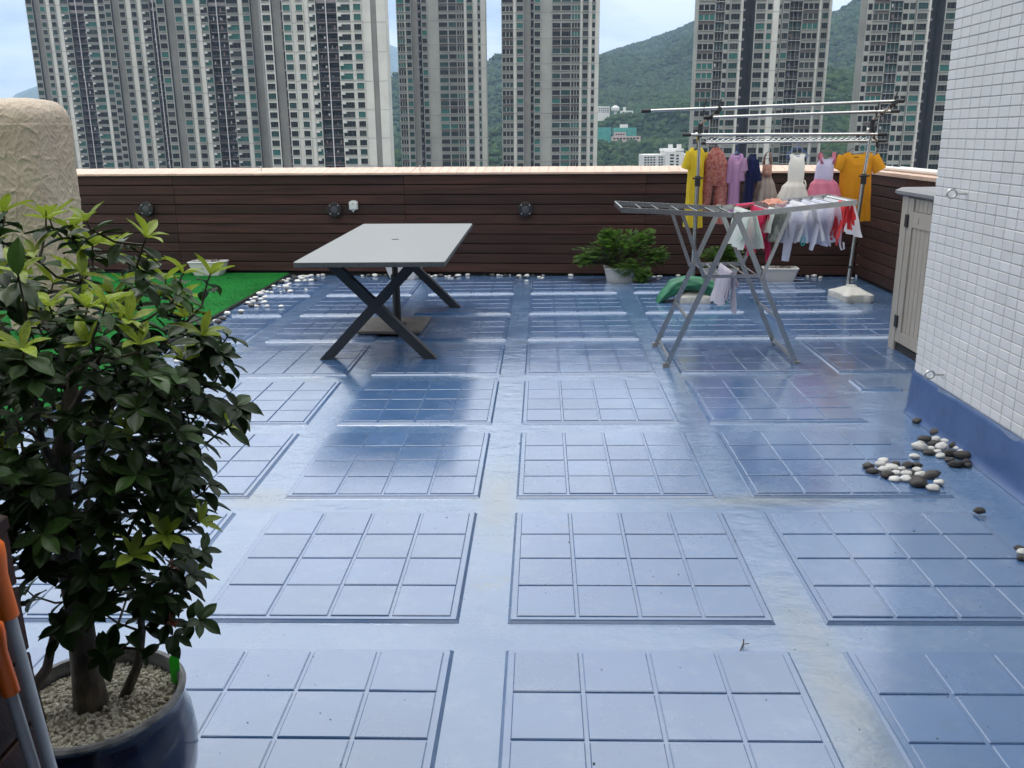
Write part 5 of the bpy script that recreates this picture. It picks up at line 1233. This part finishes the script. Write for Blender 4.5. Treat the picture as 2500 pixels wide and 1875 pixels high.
def keyf(l):
    v = l[0]-Vector((0, 0, H)); dpt = v.dot(fw_); sx_ = v.dot(rx)/dpt
    return dpt + (5 if sx_ < -0.583 else 0) - 2.5*l[3]
leaves.sort(key=keyf); rest = [MB() for _ in range(1)]
for i, (p, d, n, s, mi) in enumerate(leaves):
    M_ = leaf_matrix(p, Vector(d), Vector(n), s); k = tr_.randrange(7, 10) if mi in (2, 3) else tr_.randrange(7)
    if i < 298:
        o = bpy.data.objects.new('leaf', LME[(k, mi)]); col.objects.link(o); o.parent = tree; M_.translation -= tree.location; o.matrix_local = M_
    else:
        v, f = LEAF[k]; rest[0].add([M_ @ Vector(x) for x in v], f, mi)
stuff(rest[0].build('foliage', m_leaf, tree, smooth=True, angle=3.2))

# ---- feathery plants in the white planters
m_fern = [mat('fern_a', (0.085, 0.19, 0.025), 0.6, var=0.3, vscale=12, c2=(0.13, 0.26, 0.035), trans=0.45), mat('fern_b', (0.028, 0.085, 0.012), 0.5, var=0.25, vscale=12, c2=(0.045, 0.12, 0.018), trans=0.3)]
def bush(x, y, z, blobs, n, lab, seed):
    b_ = thing('bushy_plant', lab, 'plant', (x, y, z)); rr = random.Random(seed); st = MB(); fo = MB()
    for k in range(n):
        c, r_ = blobs[k % len(blobs)]
        d = Vector((rr.gauss(0, 1), rr.gauss(0, 1), rr.gauss(0, 1))).normalized()*(rr.random()**0.85)
        p = Vector((c[0]+d.x*r_[0]*1.25, c[1]+d.y*r_[1]*1.2, c[2]+d.z*r_[2]*1.2))
        base = Vector((x+rr.uniform(-.05, .05), y+rr.uniform(-.04, .04), z))
        if k % 4 == 0: st.tube([base, base.lerp(p, 0.55)+Vector((0, 0, 0.03)), p], [0.004, 0.003, 0.0016], 4)
        out = (p-Vector((x, y, z+0.1))).normalized()
        ax = (out+Vector((rr.uniform(-.6, .6), rr.uniform(-.6, .6), rr.uniform(-.3, .5)))).normalized()
        # one finely cut leaf: a rib with pairs of narrow lobes
        L_ = rr.uniform(0.034, 0.062); sd_ = ax.cross(Vector((rr.uniform(-.4, .4), rr.uniform(-.4, .4), 1))).normalized(); up_ = sd_.cross(ax)
        mi = 0 if rr.random() < 0.62 else 1
        for j in range(4):
            t = 0.25+0.22*j; w = L_*(0.55-0.35*abs(t-0.5)); r0 = p+ax*(L_*t)-up_*(0.25*L_*t*t)
            for sg in (-1, 1):
                tip_ = r0+sd_*sg*w+ax*w*0.55-up_*w*0.25; e = ax*L_*0.085
                fo.add([r0-e, r0+e*0.6, tip_+e*0.5, tip_-e*0.2+sd_*sg*0.004], [(0, 1, 2, 3)], mi)
        fo.add([p-sd_*0.001, p+sd_*0.001, p+ax*L_*1.1-up_*0.3*L_+sd_*0.003, p+ax*L_*1.1-up_*0.3*L_-sd_*0.003], [(0, 1, 2, 3)], mi)
    st.build('stem', m_twigg, b_)['kind'] = 'stuff'
    stuff(fo.build('foliage', m_fern, b_))
bush(0.87, 9.80, 0.15, [((0.62, 9.72, 0.31), (.21, .14, .11)), ((0.80, 9.74, 0.38), (.19, .15, .14)), ((1.02, 9.76, 0.38), (.17, .14, .14)), ((1.20, 9.74, 0.27), (.15, .12, .09)), ((0.74, 9.78, 0.48), (.10, .1, .09)), ((1.13, 9.80, 0.47), (.09, .09, .08)), ((0.97, 9.66, 0.20), (.16, .08, .08)), ((1.08, 9.62, 0.12), (.08, .05, .07)), ((0.50, 9.73, 0.26), (.10, .1, .06)), ((1.26, 9.76, 0.30), (.09, .09, .07))], 1900, 'bushy green plant with finely cut feathery leaves spilling over its white planter', 31)
bush(1.96, 9.76, 0.14, [((1.88, 9.72, 0.26), (.14, .12, .08)), ((2.03, 9.72, 0.30), (.12, .12, .10)), ((1.99, 9.74, 0.24), (.2, .1, .07))], 420, 'small feathery green plant behind the drying rack legs', 37)
# ================================================================== WASHING
def cloth(name, c, **k):
    kw = dict(rough=0.9, spec=0.2, trans=0.45, var=0.05, vscale=5, bump=0.003, bscale=35); kw.update(k)
    return mat(name, c, **kw)
m_yel = cloth('yellow_cotton', (0.68, 0.53, 0.045)); m_must = cloth('mustard_cotton', (0.68, 0.345, 0.03)); m_lil = cloth('lilac_cotton', (0.56, 0.34, 0.53))
m_nav = cloth('navy_cotton', (0.010, 0.014, 0.055), trans=0.1); m_flor = cloth('floral_print', (0.42, 0.075, 0.07), var=0.15, vscale=38, c2=(0.62, 0.36, 0.30), detail=3)
m_blu = cloth('blush_tulle', (0.50, 0.30, 0.24), trans=0.5); m_blu2 = cloth('pale_tulle', (0.56, 0.48, 0.42), trans=0.55); m_ivo = cloth('ivory_cotton', (0.80, 0.78, 0.72)); m_ivot = cloth('ivory_tulle', (0.80, 0.76, 0.69), trans=0.5)
m_pin = cloth('pink_cotton', (0.72, 0.27, 0.36)); m_pwh = cloth('lavender_white', (0.62, 0.60, 0.74)); m_whi = cloth('white_cotton', (0.80, 0.80, 0.82)); m_whb = cloth('bluish_white_cotton', (0.72, 0.73, 0.82))
m_hot = cloth('hot_pink_cotton', (0.62, 0.05, 0.13)); m_cor = cloth('coral_cotton', (0.85, 0.09, 0.10)); m_gwh = cloth('greenish_white', (0.70, 0.75, 0.71)); m_gpr = cloth('grey_green_print', (0.22, 0.25, 0.22), var=0.5, vscale=45, c2=(0.45, 0.48, 0.43))
m_pea = cloth('peach_cotton', (0.72, 0.36, 0.26)); m_tea = cloth('teal_tape', (0.05, 0.42, 0.42), trans=0.1); m_blackp = mat('label_print', (0.03, 0.03, 0.02), 0.8)
HY = 8.92
def torso(q, xc, rows, mi=0, nu=48, nv=26, yaw=0.0, fold=0.006, nf=7, seed=0, neck=(0.0, 0.0, 0.5), y=HY, hem=0.0):
    """closed cloth tube. rows: (z, half width, half depth, x offset) from the top down; neck: (front dip, back dip, width share)"""
    zt, zb = rows[0][0], rows[-1][0]; c_, s_ = math.cos(yaw), math.sin(yaw)
    def P(u, v):
        t = u*2*PI; z = zt+(zb-zt)*v
        for (r0, r1) in zip(rows, rows[1:]):
            if z >= r1[0]-1e-9:
                k = (r0[0]-z)/(r0[0]-r1[0]) if r0[0] != r1[0] else 0; k = k*k*(3-2*k)
                hw, hd, xo = (r0[i]+(r1[i]-r0[i])*k for i in (1, 2, 3)); break
        ct_, st_ = math.cos(t), math.sin(t)
        e = 1.5*fold*v**0.7*math.sin(nf*t+seed+2.0*math.sin(t*2+seed)+v*1.5)+0.5*fold*noise.noise(Vector((ct_*2, st_*2, z*9+seed)))
        x = (hw+e*0.5)*ct_; yv = -(hd+e)*(abs(st_)**0.85)*(1 if st_ > 0 else -1)
        dip = 0.0
        if abs(ct_) < neck[2]:
            kk_ = (1-(abs(ct_)/neck[2])**2)**0.6; dip = (neck[0] if st_ > 0 else neck[1])*kk_
        else: dip = -0.0
        sh = 0.12*hw*max(0, abs(ct_)-neck[2])/(1-neck[2]+1e-6) if neck[0] or neck[1] else 0
        zz = z-(dip+sh)*max(0, 1-v*3.0)**1.0 + hem*v*math.sin(t*nf*0.5+seed)
        return (xc+xo+x*c_-yv*s_, y+x*s_+yv*c_, zz)
    q.grid(P, nu, nv, mi, closed=True)
def sleeve(q, p0, p1, r0, r1, mi=0, flat=0.55, seed=0):
    p0, p1 = Vector(p0), Vector(p1); d = (p1-p0).normalized(); a = d.cross(Vector((0, 1, 0))).normalized(); b = d.cross(a)
    def P(u, v):
        t = u*2*PI; r_ = r0+(r1-r0)*v; w = 1+0.10*math.sin(t*5+seed+v*3)*v
        return tuple(p0.lerp(p1, v)+a*math.cos(t)*r_*w+b*math.sin(t)*r_*flat*w)
    q.grid(P, 18, 8, mi, closed=True)
def strap(q, pts, w, mi=0, wd=(1, 0, 0)):
    pts = [Vector(p) for p in pts]; a = Vector(wd)*(w/2); n = Vector(wd).cross(Vector((0, 0, 1))).normalized()*0.0015
    q.loft([[p-a-n, p+a-n, p+a+n, p-a+n] for p in pts], mi, True, True)
BARZ = lambda x: H-(H-1.490+0.006*(x-1.58)/1.79)*0.98
m_hang = [mat('hanger_blue', (0.05, 0.12, 0.38), 0.4), mat('hanger_grey', (0.13, 0.14, 0.17), 0.4), mat('hanger_dark', (0.02, 0.02, 0.025), 0.4), mat('hanger_brown', (0.16, 0.08, 0.08), 0.45)]
def hanger(x, zsh, hw, mi, lab, yaw=0.0, drop=0.05):
    zb = BARZ(x); c_, s_ = math.cos(yaw), math.sin(yaw)
    T_ = lambda a, z: (x+a*c_, HY+a*s_, z)
    q = MB(); top_ = zb+0.018
    q.tube([(x-0.012, HY-0.018, zb-0.010), (x-0.018, HY-0.004, top_-0.004), (x, HY, top_), (x+0.017, HY+0.002, zb+0.004), (x+0.010, HY, zb-0.018), (x, HY, zsh+drop*0.7)], 0.0022, 6)
    q.tube([T_(0, zsh+drop*0.7), T_(hw*0.55, zsh+drop*0.25), T_(hw, zsh-drop*0.5), T_(hw*0.93, zsh-drop*0.72), T_(0, zsh-drop*0.55), T_(-hw*0.93, zsh-drop*0.72), T_(-hw, zsh-drop*0.5), T_(-hw*0.55, zsh+drop*0.25), T_(0, zsh+drop*0.7)], 0.0038, 6)
    tag(q.build('clothes_hanger', m_hang[mi], smooth=True, at=(x, HY, zsh)), lab, 'clothes hanger', 'hangers on the clothes rail')
def garment(q, name, mats, lab, cat, x, z, y=HY):
    o = q.build(name, mats, smooth=True, at=(x, y, z), angle=2.5); tag(o, lab, cat); return o
# sizes below measured on the plane of the wavy bar
def Kx(x): return x*0.98
def Kz(z): return H-(H-z)*0.98
# 1 yellow long tee, hung edge on
x = Kx(1.545); zt = Kz(1.45)
q = MB(); torso(q, x, [(zt, .055, .05, 0), (zt-.05, .085, .09, 0), (zt-.2, .072, .13, 0.005), (zt-.45, .075, .13, 0.0), (zt-.765, .088, .14, -0.005)], fold=0.012, nf=5, seed=1, neck=(.05, .03, .6))
sleeve(q, (x-.055, HY-.03, zt-.05), (x-.105, HY-.06, zt-.20), .05, .045, seed=2); sleeve(q, (x+.06, HY+.02, zt-.06), (x+.115, HY+.02, zt-.27), .055, .05, seed=4)
garment(q, 'yellow_tee', m_yel, 'long bright yellow tee at the left end of the clothes rail', 'shirt', x, zt); hanger(x, zt-.02, .05, 2, 'dark hanger inside the yellow tee', 1.1)
# 2 floral jumpsuit
x = Kx(1.74); zt = Kz(1.445)
q = MB(); torso(q, x, [(zt, .035, .03, 0), (zt-.06, .085, .05, 0), (zt-.16, .118, .06, 0.005), (zt-.30, .118, .065, 0.0), (zt-.36, .122, .065, 0)], fold=0.010, nf=6, seed=3, neck=(.03, .0, .6))
for sg, xo, zb, w in ((-1, -.068, .62, .058), (1, .062, .735, .062)):
    torso(q, x+xo, [(zt-.33, w, .058, 0), (zt-.5, w*.92, .055, -.012*(sg < 0)), (zt-zb, w*.88, .05, -.03*(sg < 0)+.008*(sg > 0))], fold=0.010, nf=4, seed=5+sg, nu=26, nv=20)
garment(q, 'jumpsuit', m_flor, 'red and cream floral print jumpsuit with two long legs on the clothes rail', 'jumpsuit', x, zt); hanger(x, zt-.012, .04, 2, 'dark hanger holding the floral jumpsuit')
# 3 lilac pyjama suit
x = Kx(1.945); zt = Kz(1.385)
q = MB(); torso(q, x, [(zt, .055, .03, .005), (zt-.05, .072, .05, 0), (zt-.2, .055, .06, -.005), (zt-.4, .052, .06, -.005), (zt-.575, .058, .06, -.01)], fold=0.009, nf=5, seed=7, neck=(.075, .02, .62))
sleeve(q, (x-.045, HY-.02, zt-.07), (x-.068, HY-.03, zt-.28), .042, .03, seed=3); sleeve(q, (x+.055, HY, zt-.05), (x+.075, HY-.03, zt-.17), .04, .05, seed=6); sleeve(q, (x+.045, HY-.02, zt-.10), (x+.052, HY-.05, zt-.26), .035, .03, seed=8)
garment(q, 'lilac_pyjamas', m_lil, 'lilac short sleeved pyjama suit on the clothes rail', 'pyjamas', x, zt); hanger(x, zt-.015, .052, 0, 'blue hanger holding the lilac pyjamas', 0.5)
# 4 navy tee edge on
x = Kx(2.095); zt = Kz(1.38)
q = MB(); torso(q, x, [(zt, .03, .05, .01), (zt-.05, .042, .09, .005), (zt-.2, .040, .12, 0), (zt-.47, .034, .13, -.018)], fold=0.008, nf=5, seed=9, neck=(.02, .02, .6))
sleeve(q, (x+.012, HY-.06, zt-.06), (x+.05, HY-.09, zt-.26), .045, .04, seed=3)
garment(q, 'navy_tee', m_nav, 'dark navy tee hung edge on, between the lilac pyjamas and a tulle dress', 'shirt', x, zt); hanger(x, zt-.015, .05, 2, 'dark hanger inside the navy tee', 1.2)
# 5 blush tulle dress
x = Kx(2.255); zt = Kz(1.275)
q = MB(); torso(q, x, [(zt, .045, .03, 0), (zt-.05, .048, .035, 0), (zt-.12, .046, .035, 0)], fold=0.006, nf=6, seed=2, nv=10)
torso(q, x, [(zt-.115, .044, .033, 0), (zt-.2, .06, .05, 0), (zt-.42, .075, .07, 0)], fold=0.014, nf=8, seed=3, nv=14)
torso(q, x, [(zt-.112, .046, .036, 0), (zt-.2, .082, .07, 0), (zt-.30, .105, .09, 0), (zt-.45, .122, .10, 0)], mi=1, fold=0.016, nf=9, seed=4, nv=16)
for sg in (-1, 1): strap(q, [(x+sg*.034, HY-.02, zt), (x+sg*.028, HY-.006, zt+.07), (x+sg*.014, HY, zt+.115), (x+sg*.03, HY+.012, zt+.06), (x+sg*.036, HY+.02, zt)], .014)
q.ellipsoid((x-.012, HY-.045, zt-.085), (.032, .016, .026), 12, 7, 0, .6, 4)
garment(q, 'tulle_dress', [m_blu, m_blu2], 'blush pink tulle dress with thin straps and a pale net skirt', 'dress', x, zt); hanger(x, zt+.085, .05, 1, 'grey hanger holding the blush tulle dress', 0.3)
# 6 ivory dress
x = Kx(2.545); zt = Kz(1.375)
q = MB(); torso(q, x, [(zt, .075, .035, 0), (zt-.05, .068, .05, 0), (zt-.12, .078, .055, 0), (zt-.27, .074, .05, 0)], fold=0.004, nf=6, seed=5, neck=(.035, .018, .55), nv=16)
torso(q, x-.006, [(zt-.265, .076, .052, 0), (zt-.32, .115, .08, -.005), (zt-.45, .155, .10, -.02)], mi=1, fold=0.016, nf=9, seed=2, nv=16)
strap(q, [(x+.074, HY-.045, zt-.25), (x+.085, HY-.06, zt-.29), (x+.085, HY-.06, zt-.34)], .012, 1)
garment(q, 'ivory_dress', [m_ivo, m_ivot], 'sleeveless ivory dress with a full tulle skirt on the clothes rail', 'dress', x, zt); hanger(x, zt+.01, .115, 0, 'pale blue wire hanger spread wider than the ivory dress', 0.15, 0.07)
# 7 pink and white pinafore dress
x = Kx(2.835); zt = Kz(1.335)
q = MB(); torso(q, x-.008, [(zt, .065, .045, .01), (zt-.09, .085, .055, 0), (zt-.22, .088, .055, -.006)], mi=1, fold=0.004, nf=5, seed=1, neck=(.03, .02, .7), nv=14)
torso(q, x-.012, [(zt-.205, .09, .057, 0), (zt-.26, .13, .08, 0.004), (zt-.33, .15, .09, .008), (zt-.39, .165, .10, .012), (zt-.43, .168, .10, .014)], fold=0.017, nf=11, seed=6, nv=18)
for sg in (-1, 1): strap(q, [(x+sg*.052+.003, HY-.045, zt-.06), (x+sg*.060+.003, HY-.022, zt-.005), (x+sg*.068+.003, HY, zt+.046), (x+sg*.066+.003, HY+.008, zt+.005), (x+sg*.06+.003, HY+.03, zt-.05)], .036)
for k in range(3): q.tube([(x-.004+.171*math.cos(t), HY-.006-.112*math.sin(t), zt-.36-.022*k-.004*math.sin(7*t)) for t in [PI*j/20*0.55 for j in range(21)]], 0.0035, 5, 0)
garment(q, 'pinafore_dress', [m_pin, m_pwh], 'pink dress with a white bodice and gathered skirt on the clothes rail', 'dress', x, zt); hanger(x, zt+.035, .10, 3, 'brown hanger holding the pink and white dress', 0.1)
# 8 mustard tee
x = Kx(3.14); zt = Kz(1.385)
q = MB(); torso(q, x, [(zt, .135, .035, 0), (zt-.06, .165, .05, 0), (zt-.2, .150, .055, -.004), (zt-.45, .158, .06, 0.004), (zt-.665, .172, .06, .010)], fold=0.009, nf=7, seed=4, neck=(.095, .028, .58), nu=56, nv=34)
sleeve(q, (x-.135, HY, zt-.05), (x-.195, HY-.02, zt-.16), .06, .055, seed=1, flat=.5); sleeve(q, (x+.14, HY, zt-.05), (x+.215, HY-.02, zt-.185), .065, .062, seed=5, flat=.5)
mt_ = garment(q, 'mustard_tee', m_must, 'mustard yellow tee at the right end of the clothes rail', 'shirt', x, zt)
q = MB(); 
for k, (a, w, h) in enumerate(((-.014, .012, .012), (0.0, .01, .008), (.014, .012, .012))): q.box(x-.004+a-w/2, x-.004+a+w/2, HY+.030, HY+.0315, zt-.055-h/2, zt-.055+h/2)
q.build('neck_print', m_blackp, mt_)
hanger(x, zt+.008, .13, 2, 'dark hanger inside the mustard tee')

# ---- washing draped over the rods of the drying rack
def drape(q, xr, y0, y1, lf, lb, spread, mi=0, seed=0, ruff=0.012, hem=0.03, zr=None, nu=34, nv=30, lean=0.0, k0=1.0, shear=0.0):
    zr = (wz(xr)+0.0075) if zr is None else zr; rr = 0.009
    def P(u, v):
        y = y0+(y1-y0)*u; s = (v-0.5)*2; L_ = lf if s < 0 else lb; L_ = L_*(1+hem*4*noise.noise(Vector((u*2.6+seed, seed*1.7, 0.5*(s > 0)))))
        a = abs(s)*L_; sg = -1 if s < 0 else 1; t = a/max(L_, 1e-3)
        if a < 0.014: th = a/0.009; x = xr+sg*rr*math.sin(min(th, PI/2)); z = zr-rr+rr*math.cos(min(th, PI/2))
        else: x = xr+sg*(rr+spread*(t**0.8)); z = zr-a+0.004
        x += lean*t + ruff*t*math.sin(u*19+seed*2+sg*1.3+t*2) + 0.6*ruff*t*noise.noise(Vector((u*6, t*3, seed+sg)))
        yy = y + 0.5*ruff*t*math.sin(u*23+seed+t*4) + shear*t
        return (x, yy+(y-(y0+y1)/2)*(k0-1)*t, z)
    q.grid(P, nu, nv, mi)
def hung(name, m, lab, cat, x, draw):
    q = MB(); draw(q); zz = max(v[2] for v in q.v)
    return garment(q, name, m, lab, cat, x, zz, 6.35)
hung('ruffled_top', m_gwh, 'white ruffled top draped over the drying rack, leftmost of the pale washing', 'top', 1.43, lambda q: (drape(q, 1.43, 6.075, 6.61, .27, .26, .055, 0, 1, .018, .03), drape(q, 1.435, 6.07, 6.20, .20, .24, .06, 0, 2, .018, .04)))
hung('hot_pink_shorts', m_hot, 'hot pink garment hanging over the drying rack behind the white ruffled top', 'shorts', 1.55, lambda q: (drape(q, 1.55, 6.24, 6.60, .33, .30, .045, 0, 3, .012, .05), drape(q, 1.555, 6.20, 6.30, .10, .36, .03, 0, 6, .01, .05)))
hung('pale_striped_top', m_gwh, 'pale greenish white top on the drying rack, right of the hot pink garment', 'top', 1.585, lambda q: drape(q, 1.595, 6.08, 6.30, .17, .15, .03, 0, 5, .010, .03, zr=wz(1.6)+.008))
hung('printed_blouse', m_gpr, 'grey green printed blouse hanging from the drying rack', 'blouse', 1.64, lambda q: (drape(q, 1.64, 6.075, 6.32, .24, .21, .05, 0, 7, .016, .06), ))
hung('peach_top', m_pea, 'small peach coloured top lying across the rods of the drying rack', 'top', 1.66, lambda q: q.grid(lambda u, v: (1.60+.13*u+.01*math.sin(v*9), 6.36+.26*v+.01*math.sin(u*12), wz(1.6+.13*u)+.020+.022*noise.noise(Vector((u*4, v*4, 2)))+.018*math.sin(PI*u)*math.sin(PI*v)), 22, 22))
hung('long_sleeved_top', m_whb, 'white long sleeved top on the drying rack with one sleeve hanging low', 'top', 1.735, lambda q: (drape(q, 1.735, 6.075, 6.61, .25, .24, .06, 0, 9, .018, .03), sleeve(q, (1.70, 6.10, 1.0), (1.672, 6.10, .735), .036, .024, 0, .6, 3)))
hung('white_shirt', m_whi, 'plain white shirt draped on the drying rack with a turquoise loop below it', 'shirt', 1.83, lambda q: (drape(q, 1.83, 6.075, 6.61, .25, .22, .055, 0, 11, .016, .03), drape(q, 1.832, 6.072, 6.2, .255, .25, .075, 0, 12, .012, .02)))
q = MB(); q.tube([(1.775, 6.085, .90), (1.765, 6.08, .868), (1.772, 6.08, .842), (1.788, 6.08, .846), (1.793, 6.08, .875), (1.788, 6.085, .905)], .0035, 6); tag(q.build('turquoise_strap', m_tea, smooth=True, at=(1.78, 6.08, .9)), 'thin turquoise strap loop dangling below the white washing', 'strap')
hung('embroidered_vest', m_whb, 'crumpled white vest on the drying rack between two other white tops', 'vest', 1.91, lambda q: drape(q, 1.91, 6.08, 6.60, .29, .26, .045, 0, 14, .022, .06))
hung('strappy_top', m_whb, 'white top on the drying rack with a long strap loop hanging from its hem', 'top', 1.99, lambda q: (drape(q, 1.99, 6.075, 6.61, .30, .30, .05, 0, 16, .017, .03), strap(q, [(2.055, 6.09, .86), (2.062, 6.085, .815), (2.045, 6.085, .806), (2.035, 6.09, .835), (2.03, 6.10, .88)], .012, 0, (1, 0, 0))))
hung('white_shorts', m_whi, 'white shorts at the right end of the drying rack with coral cloth in front', 'shorts', 2.10, lambda q: (drape(q, 2.085, 6.075, 6.61, .26, .25, .07, 0, 18, .012, .02, zr=wz(2.075)+.012)))
hung('coral_swimsuit', m_cor, 'bright coral garment at the right end of the drying rack over white shorts', 'swimsuit', 2.07, lambda q: (drape(q, 2.052, 6.062, 6.24, .24, .17, .032, 0, 20, .013, .10), drape(q, 2.075, 6.060, 6.12, .17, .13, .022, 0, 23, .012, .12)))
hung('red_cloth', m_hot, 'strip of red cloth lying along the far rail of the drying rack', 'cloth', 1.5, lambda q: q.grid(lambda u, v: (1.42+.13*u, 6.56+.05*v+.004*math.sin(u*9), wz(1.42+.13*u)+.012+.008*math.sin(v*PI)+.004*noise.noise(Vector((u*5, v*3, 1)))), 18, 8))
hung('white_rag', cloth('rag', (0.60, 0.57, 0.64)), 'crumpled whitish cloth hanging from the lower shelf of the drying rack', 'cloth', 1.30, lambda q: (drape(q, 1.315, 6.10, 6.50, .27, .12, .035, 0, 24, .022, .10, zr=.668), drape(q, 1.318, 6.09, 6.2, .20, .29, .020, 0, 27, .016, .06, zr=.664)))
